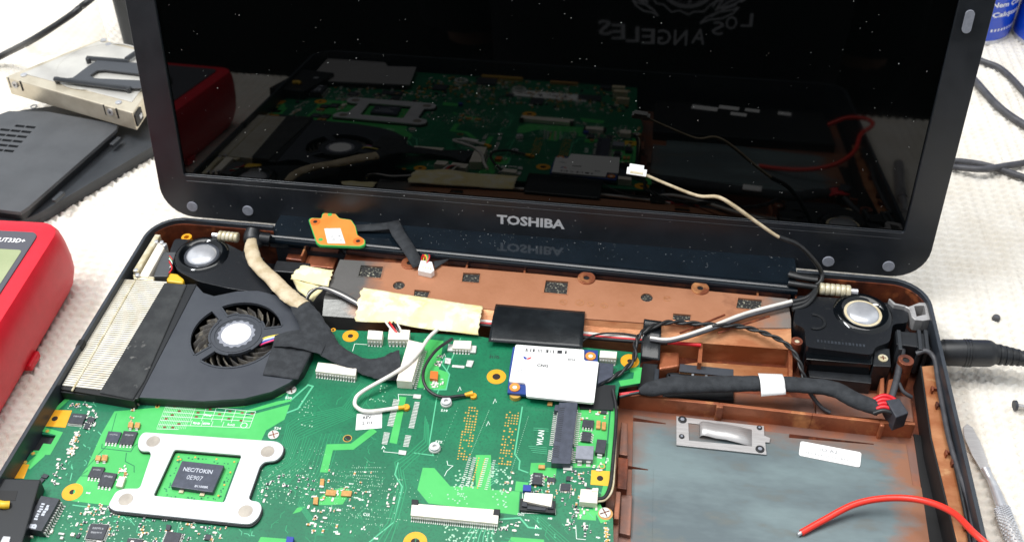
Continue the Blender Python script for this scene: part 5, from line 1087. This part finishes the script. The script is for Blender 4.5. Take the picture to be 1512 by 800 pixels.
wp = [at(1183, 786, ZB + 1.4), at(1215, 768, ZB + 3), at(1262, 744, ZB + 6), at(1310, 735, ZB + 9), at(1360, 738, ZB + 13), at(1405, 755, -4), at(1440, 788, 2), at(1462, 830, 2.5)]
wp = wp[:-1] + [V((194, -153, 3.2)), V((197, -163, 3)), V((193, -171, 2.5)), V((183, -174, 1)), V((172, -175, -5))]
MB().tube(wp, 1.35, 10, sub=8).build('insulation', M['redw'], rw, smooth=70)
MB().tube([wp[0], wp[0] - (wp[1] - wp[0]).normalized() * 1.6], .9, 8, sub=0).build('bare_tip', M['chrome'], rw, smooth=60)

# ================================================================== things on the bench, left
# multimeter
mm = thing('multimeter', 'red handheld multimeter with grey face and green display beside the laptop', 'multimeter', (-250, -90, ZT))
P1, P2 = at(106, 400, -8), at(0, 580, -8); dv = (P2 - P1).normalized(); lv = V((dv.y, -dv.x, 0))
if lv.x > 0: lv = -lv
O = P1 - dv * 15.0 + lv * 2.2
def mpt(a, b, z): p = O + lv * a + dv * b; return V((p.x, p.y, z))     # a to the left, b towards the front
def mloop(ins, z, r): return [mpt(x, y, z) for x, y in rrect(ins, ins, 80 - ins, 136 - ins, r, 6)]
MB().loft([mloop(6, ZT - .4, 6), mloop(3, -22, 8), mloop(.6, -14, 10), mloop(0, -6, 11), mloop(.4, 3, 11), mloop(1.2, 9, 11), mloop(2.6, 11.8, 10), mloop(6.5, 13, 8)]).build('rubber_case', M['red'], mm, smooth=26)
fp = [mpt(x, y, 0) for x, y in rrect(9.5, 12, 70, 124, 4, 4)]
face = MB().prism([(p.x, p.y) for p in fp], 12.6, 13.8).build('face', M['redin'], mm, bevel=.4)
lcd = MB().prism([(p.x, p.y) for p in [mpt(x, y, 0) for x, y in rrect(12, 25.5, 67, 50, 1.5, 3)]], 13.7, 14.0).build('display', M['lcd'], mm)
lt = put_text(MB(), 'UT33D+', mpt(20, 18.8, 13.86), -lv, -dv, 13, 3.0, .02); lt.build('lettering', M['label'], face)
kc = mpt(40, 85, 0); MB().cyl(kc, 16, 13.5, 17, 36, 15).build('dial', M['cover2'], mm, bevel=.6); MB().box((kc.x, kc.y, 18), (5, 28, 4), .5).build('dial_grip', M['redin'], mm, bevel=1)
c = mpt(1, 60, -22); MB().box((c.x + lv.x * 3, c.y + lv.y * 3, -24.5), (6, 10, 4), math.atan2(dv.y, dv.x) + 1.57).build('foot', M['red'], mm, bevel=1)
# lower cover
lc = thing('laptop_cover', 'large dark plastic cover lying flat under the vented cover and the drive', 'cover', (-240, 60, ZT))
lp = [(p.x, p.y) for p in q([(28, 163), (130, 150), (228, 170), (232, 212), (56, 316), (-60, 360), (-80, 230)], -20)]
lpo = MB().prism(rpoly(lp, 3, 3), -23.5, -20).build('panel', M['cover2'], lc, bevel=.8); MB().prism([(x + (-270 - x) * .03, y + (60 - y) * .03) for x, y in lp], ZT - .6, -23.45).build('rim', M['cover2'], lc)
c = at(50, 157.5, -19.9); MB().prism(circ(c.x, c.y, 2.2, 18), -20.1, -19.7, [circ(c.x, c.y, 1.2, 12)]).build('screw_eye', M['chrome'], lc)
# vented cover
vc = thing('vented_cover', 'dark grey access cover with rows of vent slots leaning on the lower cover', 'cover', (-290, 55, -20))
zv = -12.5
vp = [(p.x, p.y) for p in q([(13, 164), (70, 165), (174, 184), (172, 191), (42, 305), (30, 313), (-40, 305), (-60, 190)], zv)]
vq = lambda x, y: at(x / 4.704, 150 + y / 4.704, zv)
sl = []
for r_ in range(6):
    for c_ in range(3 if r_ else 2):
        cy_ = 180 + r_ * 33 - c_ * 7; x1 = 252 - r_ * 30 - c_ * 74; x0 = x1 - 66
        sl.append([vq(x0, cy_ - 13), vq(x1, cy_ - 6), vq(x1 - 14, cy_ + 9), vq(x0 - 14, cy_ + 2)])
MB().prism(vp, zv - 2.2, zv, [[(p.x, p.y) for p in s_] for s_ in sl]).build('panel', M['cover'], vc, bevel=.4)
MB().prism([(x + (-300 - x) * .05, y + (50 - y) * .05) for x, y in vp], -20, zv - 2.3).build('rim', M['insul'], vc)
for x, y in ((785, 245), (385, 625)):
    c = vq(x, y); MB().box((c.x + 1, c.y - .5, zv - 3.4), (2.6, 8, 2.4), math.atan2((at(172, 190, zv) - at(42, 305, zv)).y, (at(172, 190, zv) - at(42, 305, zv)).x) - 1.57).build('tab', M['cover2'], vc, bevel=.4)
# drive in its caddy
hd = thing('hard_drive', 'pale metal hard drive caddy with a dark frame on the black covers', 'hard drive', (-290, 130, -15))
h4 = lambda pts, z: q(Z(0, 0, 4, pts), z)
zh = 1.0
A, B, C_, D = h4([(30, 455), (782, 668), (1010, 330), (590, 232)], zh)
MB().prism([p[:2] for p in (A, B, C_, D)], -11.5, zh).build('case', M['hdd'], hd, bevel=.6)
tpn = [lerp(lerp(A, B, u), lerp(D, C_, u), v) for u, v in ((.05, .12), (.95, .14), (.95, .95), (.05, .95))]
MB().prism([p[:2] for p in tpn], zh - .1, zh + .5).build('lid_plate', M['hddtop'], hd, bevel=.3)
ccx = lerp(lerp(A, B, .45), lerp(D, C_, .45), .55); MB().prism(circ(ccx.x, ccx.y, 27, 40), zh + .4, zh + .62, [circ(ccx.x, ccx.y, 26, 40)]).build('pressed_ring', M['hddtop'], hd)
# slots and screws on the front side
fd = (B - A).normalized(); fn = V((fd.y, -fd.x, 0))
for u in (.075, .83):
    c = lerp(A, B, u) + fn * .1; c.z = zh - 3.4
    obox('screw_slot', c, fd, V((0, 0, 1)), fn, (8.5, 6.5, .5), 'hdd', hd); obox('slot_gap', c - fd * 4.6, fd, V((0, 0, 1)), fn, (1.0, 7, .7), 'dark', hd); obox('slot_gap', c + fd * 4.6, fd, V((0, 0, 1)), fn, (1.0, 7, .7), 'dark', hd)
    MB().tube([c, c + fn * 1.1], 2.2, 16, sub=0).build('screw', M['satin'], hd, smooth=40)
    MB().tube([c + fn * 1.0, c + fn * 1.2], .8, 6, sub=0).build('screw_socket', M['dark'], hd)
for x, y in ((140, 443), (610, 238), (700, 605), (640, 262)): c = h4([(x, y)], zh + .4)[0]; MB().cyl(c, 1.9, zh - .2, zh + .75, 16).build('screw', M['chrome'], hd, bevel=.2)
c = lerp(B, C_, .08); obox('connector', V((c.x + .3, c.y, -5)), (C_ - B).normalized(), V((0, 0, 1)), V((1, 0, 0)), (9, 8, 1.5), 'dark', hd); obox('connector_pin', V((c.x + 1.2, c.y + 1, -5)), (C_ - B).normalized(), V((0, 0, 1)), V((1, 0, 0)), (3, 2.4, 1), 'chrome', hd)
# dark frame standing on the drive
df = thing('caddy_frame', 'dark grey plastic frame with an oval slot lying on the drive', 'frame', h4([(600, 450)], zh + .5)[0])
z_ = zh + 3.0
P = h4([(325, 470), (430, 458), (520, 390), (585, 350), (900, 380), (930, 520), (760, 520)], z_); Hh = h4([(530, 445), (575, 415), (620, 412), (860, 440), (870, 475), (840, 475), (560, 462)], z_)
MB().prism([p[:2] for p in P], z_ - 1.2, z_, [[p[:2] for p in Hh]]).build('plate', M['caddy'], df, bevel=.3)
for a, b in (((322, 468), (770, 525)), ((515, 345), (760, 365)), ((745, 352), (815, 305))):
    a, b = h4([a, b], z_); MB().tube([a, lerp(a, b, .5), b], 1.5, 6, sub=0).build('side_rail', M['cover2'], df, smooth=30)
for x, y in ((335, 468), (520, 352), (760, 525)): c = h4([(x, y)], z_)[0]; MB().cyl(c, 1.5, zh + .4, z_ + 1, 10).build('peg', M['cover2'], df, bevel=.3)
# clear plastic bag behind, black lead, dark block
o = patch([h4([(160, 240)], 6)[0], h4([(560, -40)], 26)[0], h4([(640, 240)], -2)[0], h4([(85, 400)], -4)[0]], 22, 16, 2.0).build('plastic_bag', M['bag'], smooth=60); tag(o, 'crumpled clear plastic bag lying behind the metal drive', 'bag')
cable('lead', [at(-60, 118, -24), at(0, 84, -20), at(50, 58, 12), at(100, 26, 26), at(118, 12, 30), at(142, -8, 30), at(200, -60, -24)], 2.1, 'wblack', 'thick black lead lying over the plastic bag behind the drive', 'cable')
ab = thing('power_adapter', 'dark block standing behind the lid beside the metal drive', 'adapter', at(225, 60, ZT))
c = at(196, 64, ZT); MB().prism(rrect(c.x - 6, c.y - 5, c.x + 50, c.y + 70, 5), ZT - .7, 30).build('block', M['cover2'], ab, bevel=3, seg=3)
MB().tube([V((c.x + 22, c.y + 70, 0)), V((c.x + 24, c.y + 90, -10)), V((c.x + 40, c.y + 120, -24))], 2.2, 8).build('lead', M['wblack'], ab, smooth=60)
# ================================================================== things on the bench, right
for k, (px, lab) in enumerate(((1493, 'blue spray can with white lettering standing just behind the laptop lid'), (1498, 'blue spray can farther from the lid, only its side showing'))):
    e_ = at(px, 46 + k * 10, ZT); r_ = 27.0
    cx_ = e_.x - r_ if k == 0 else e_.x + r_; cy_ = e_.y + (6 if k == 0 else 8)
    cn = thing('spray_can', lab, 'can', (cx_, cy_, ZT), 'blue spray cans')
    n = 48; prof_ = [(r_ - 2.5, ZT - .8), (r_ - .5, ZT), (r_, ZT + 2), (r_, 150), (r_ - 6, 162), (12, 168)]
    MB().loft([[V((cx_ + a * math.cos(2 * math.pi * i / n), cy_ + a * math.sin(2 * math.pi * i / n), z)) for i in range(n)] for a, z in prof_]).build('body', M['can'], cn, smooth=40)
    MB().prism(circ(cx_, cy_, r_ + .4, n), ZT - .9, ZT + 2.2, [circ(cx_, cy_, r_ - 3, n)]).build('base_rim', M['chrome'], cn, bevel=.5)
    MB().cyl((cx_, cy_), 11, 166, 190, 20).build('cap', M['canw'], cn, bevel=1)
    tm = MB(); tms = MB()
    for tx, z, wd_, ht_ in (('Nem Çözer', 2, 30, 4.6), ('Çalıştırır', -5.5, 26, 4.8), ('|||||||||', -17, 22, 2.0)):
        vs_, fs = textmesh(tx, .03)
        ph0 = math.radians(-52 if k == 0 else -105)
        tm.add([V((cx_ + (r_ + .15) * math.cos(ph0 + x * wd_ / r_), cy_ + (r_ + .15) * math.sin(ph0 + x * wd_ / r_), z + y * ht_)) for x, y in vs_], fs)
    tm.build('lettering', M['canw'], cn)
cable('lead', [at(1425, 70, -25), at(1445, 88, -25), at(1478, 102, -25), at(1512, 136, -25), at(1540, 175, -25)], 2.0, 'wgrey', 'grey lead leaving from behind the lid just below the spray cans', 'cable', group=None)
cable('lead', [at(1410, 85, -24.6), at(1440, 120, -24.6), at(1475, 158, -24.6), at(1512, 184, -24.6), at(1560, 210, -24.6)], 2.3, 'wgrey', 'thicker grey lead curving from behind the lid, middle of the four leads', 'cable')
cable('lead', [at(1380, 240, -25), at(1410, 238, -25), at(1450, 243, -24.6), at(1485, 253, -25), at(1530, 268, -25)], 1.9, 'wgrey', 'dark lead crossing over another beside the lower lid, running down to the right', 'cable')
cable('lead', [at(1380, 246, -25), at(1410, 247, -25), at(1450, 250, -22), at(1485, 245, -24), at(1530, 238, -25)], 1.9, 'wgrey', 'dark lead crossing under another beside the lower lid, rising to the right', 'cable')
sc = thing('scalpel', 'steel scalpel with a rounded blade and knurled handle lying beside the base', 'scalpel', at(1460, 710, ZT))
zsx = -24.6
bp = [(p.x, p.y) for p in q([(1422, 630), (1428, 625), (1436, 630), (1447, 650), (1458, 680), (1463, 699), (1456, 699), (1447, 690), (1436, 672), (1424, 645)], zsx)]
MB().prism(bp, zsx - .7, zsx).build('blade', M['satin'], sc, bevel=.2)
MB().tube([at(1455, 692, zsx), at(1462, 706, zsx + .2), at(1468, 718, zsx + .3), at(1482, 755, zsx + .4)], [2.2, 1.6, 2.0, 2.6], 10, flat=.7).build('neck', M['chrome'], sc, smooth=50)
hd_ = smooth_path([at(1480, 752, zsx + .4), at(1490, 780, zsx + .6), at(1520, 850, zsx + .6), at(1560, 940, zsx + .6)], 14)
MB().tube(hd_, lambda f: 3.0, 12, sub=0).build('handle', M['satin'], sc, smooth=50)
kn = MB()
for i in range(0, len(hd_) - 1):
    for s2 in range(12):
        a = 2 * math.pi * (s2 + (i % 2) * .5) / 12; t = (hd_[i + 1] - hd_[i]).normalized(); sd = t.cross(V((0, 0, 1))).normalized(); u = sd.cross(t)
        p = hd_[i] + sd * (3 * math.cos(a)) + u * (3 * math.sin(a)); kn.box(p, (.7, .7, .7), a)
kn.build('knurling', M['chrome'], sc, kind='stuff')
ws = thing('screw', 'small dark screw lying on its side on the white mat', 'screw', at(1502, 598, ZT))
c = at(1497, 598, -25); MB().tube([c, c + V((1.2, .1, 0))], 2.3, 16, sub=0).build('head', M['chip'], ws, smooth=40); MB().tube([c + V((1, 0, 0)), c + V((4, -.2, 0)), c + V((6.5, -.3, -.4))], 1.0, 10, sub=0).build('shank', M['satin'], ws, smooth=40)
c = at(1472, 467, -25.6); tag(MB().cyl(c, 2.1, ZT - .6, -25.4, 18, 1.6).build('loose_screw', M['wgrey'], bevel=.3), 'tiny round grey screw head lying on the mat behind the plug', 'screw')
# ================================================================== the person at the bench (seen in the dark screen)
PX, PY = 70.0, -640.0
per = thing('person', 'person in a black shirt with a grey crest print, reflected in the dark screen', 'person', (PX, PY, -1200))
def skin(name, verts, edges, radii, m, par, sub=2):
    me = bpy.data.meshes.new(name); c = V((PX, PY, -1200)); me.from_pydata([(V(v) - c) * S for v in verts], edges, []); me.materials.append(M[m])
    o = link(name, me, c, par); md = o.modifiers.new('Skin', 'SKIN'); md.use_smooth_shade = True
    for i, r in enumerate(radii): me.skin_vertices[0].data[i].radius = (r[0] * S, r[1] * S)
    me.skin_vertices[0].data[0].use_root = True
    s = o.modifiers.new('Sub', 'SUBSURF'); s.levels = sub; s.render_levels = sub; return o
def pp(x, y, z): return (PX + x, PY + y, z)
bv = [pp(0, 0, -300), pp(0, 0, -180), pp(0, 0, -20), pp(0, -5, 120), pp(0, -5, 200), pp(0, 5, 260), pp(0, 20, 330), pp(0, 25, 420),
      pp(-85, 0, -330), pp(-95, 10, -740), pp(-100, -10, -1150), pp(-105, 110, -1180), pp(85, 0, -330), pp(95, 10, -740), pp(100, -10, -1150), pp(105, 110, -1180),
      pp(-170, -5, 150), pp(-215, -60, -120), pp(-130, -150, -330), pp(-60, -165, -400), pp(170, -5, 150), pp(215, -60, -120), pp(130, -150, -330), pp(60, -165, -400)]
be = [(0, 1), (1, 2), (2, 3), (3, 4), (4, 5), (5, 6), (6, 7), (0, 8), (8, 9), (9, 10), (10, 11), (0, 12), (12, 13), (13, 14), (14, 15), (3, 16), (16, 17), (17, 18), (18, 19), (3, 20), (20, 21), (21, 22), (22, 23)]
brd = [(120, 90), (115, 85), (130, 95), (120, 85), (60, 50), (52, 52), (80, 90), (62, 70), (80, 80), (55, 55), (38, 38), (34, 28), (80, 80), (55, 55), (38, 38), (34, 28), (50, 50), (40, 40), (30, 28), (34, 18), (50, 50), (40, 40), (30, 28), (34, 18)]
skin('body', bv, be, brd, 'skin', per)
def ell(cx_, cy_, cz_, a, b, n=36): return [V((cx_ + a * math.copysign(abs(math.cos(2 * math.pi * k / n)) ** .75, math.cos(2 * math.pi * k / n)), cy_ + b * math.copysign(abs(math.sin(2 * math.pi * k / n)) ** .75, math.sin(2 * math.pi * k / n)), cz_)) for k in range(n)]
torso = [(-330, 178, 128), (-220, 172, 124), (-60, 186, 128), (60, 196, 126), (140, 190, 110), (185, 150, 85), (215, 75, 62)]
def tors(x, z):            # front surface of the shirt at (x, z)
    a = np.interp(z, [t[0] for t in torso], [t[1] for t in torso]); b = np.interp(z, [t[0] for t in torso], [t[2] for t in torso])
    c = min(1, abs(x - PX) / a); th = math.acos(min(1, c ** (1 / .75))); return PY + b * math.sin(th) ** .75
MB().loft([ell(PX, PY, z, a, b) for z, a, b in torso]).build('shirt', M['shirt'], per, smooth=60)
for s_ in (-1, 1): MB().tube([pp(s_ * 160, -5, 150), pp(s_ * 198, -28, 60), pp(s_ * 214, -60, -110), pp(s_ * 135, -148, -320), pp(s_ * 75, -163, -388)], [80, 68, 60, 46, 40], 16).build('sleeve', M['shirt'], per, smooth=60)
for s_ in (-1, 1): MB().tube([pp(s_ * 80, 0, -300), pp(s_ * 95, 10, -740), pp(s_ * 100, -8, -1140)], [105, 78, 56], 16).build('trouser_leg', M['jean'], per, smooth=60)
loops = [[V((PX + a * math.cos(2 * math.pi * k / 24), PY + 5 + a * 1.15 * math.sin(2 * math.pi * k / 24), z)) for k in range(24)] for z, a in ((400, 84), (440, 88), (480, 74), (505, 40))]
MB().loft(loops).build('hair', M['hair'], per, smooth=60)
# the print, laid on the shirt front
def rpt(px, py):            # photo point of the mirror image -> shirt surface
    d = ray(px, py); C2 = CAM - LN * (2 * LN.dot(CAM - LP0)); d2 = d - LN * (2 * LN.dot(d)); y = PY + 120
    for k in range(12): t = (y - C2.y) / d2.y; X = C2 + d2 * t; y = tors(X.x, X.z) + 1.2
    return V((X.x, y, X.z))
pr = MB()
def pstroke(pts, wd):
    P = [rpt(*p) for p in pts]
    for a, b in zip(P[:-1], P[1:]):
        d = (b - a); nr = V((-d.z, 0, d.x)).normalized() * wd / 2; pr.add([a + nr, a - nr, b - nr, b + nr], [[0, 1, 2, 3]])
def wletters(txt, pts, ht):
    for ch, (px, py, an) in zip(txt, pts):
        if ch == ' ': continue
        vs_, fs = textmesh(ch, .01); vs_ = [(-x, y) for x, y in vs_]; c = rpt(px, py); ca, sa = math.cos(math.radians(an)), math.sin(math.radians(an)); wd_ = ht * (.35 if ch == 'I' else .85)
        pr.add([V((c.x + (x * wd_ * ca - y * ht * sa), tors(c.x + x * wd_, c.z) + 1.5, c.z + (x * wd_ * sa + y * ht * ca))) for x, y in vs_], fs)
wletters('LOS', [(1103, 30, 0), (1080, 34, -4), (1060, 42, -6)], 13)
wletters('ANGELES', [(1032, 54, -5), (1005, 56, 2), (981, 55, 3), (957, 54, 3), (934, 51, 4), (913, 47, 5), (893, 41, 8)], 15)
zp5 = lambda pts: Z(860, 0, 5.4, pts)
pstroke(zp5([(570, 0), (590, 30), (650, 40), (690, 80), (710, 100), (770, 85), (845, 120), (890, 95), (970, 95), (1000, 60), (1040, 25), (1100, 5), (1120, -30), (1130, -70)]), 1.4)
pstroke(zp5([(570, 0), (555, -40), (550, -90)]), 1.4)
for r_ in (0, 16): pstroke(zp5([(840 + (215 + r_) * math.cos(a / 10), -150 + (195 + r_) * math.sin(a / 10)) for a in range(0, 32)]), 1.5)
pstroke(zp5([(845, 20), (855, 25), (862, -40)]), 1.9); pstroke(zp5([(780, 5), (770, -30)]), 1.6); pstroke(zp5([(930, 5), (940, -30)]), 1.6)
for s_, cx_ in ((1, 1140), (-1, 470)):
    lf_ = [[(-205, 190), (-150, 140), (-60, 100), (60, 80), (110, 60), (60, 110), (-30, 150), (-130, 160), (-205, 190)], [(-120, 135), (0, 70), (90, 40)], [(-80, 90), (-20, 0), (60, -30), (170, -20), (60, 40), (-40, 70)], [(-70, 80), (40, 10), (150, -20)], [(-100, 60), (-60, -20), (0, -80)], [(20, -40), (120, -60), (200, -30), (120, 20)]]
    for l in lf_: pstroke(zp5([(cx_ + s_ * x * (1 if s_ > 0 else .65), y - (0 if s_ > 0 else 60)) for x, y in l]), 1.6)
pr.build('crest_print', M['print'], per)
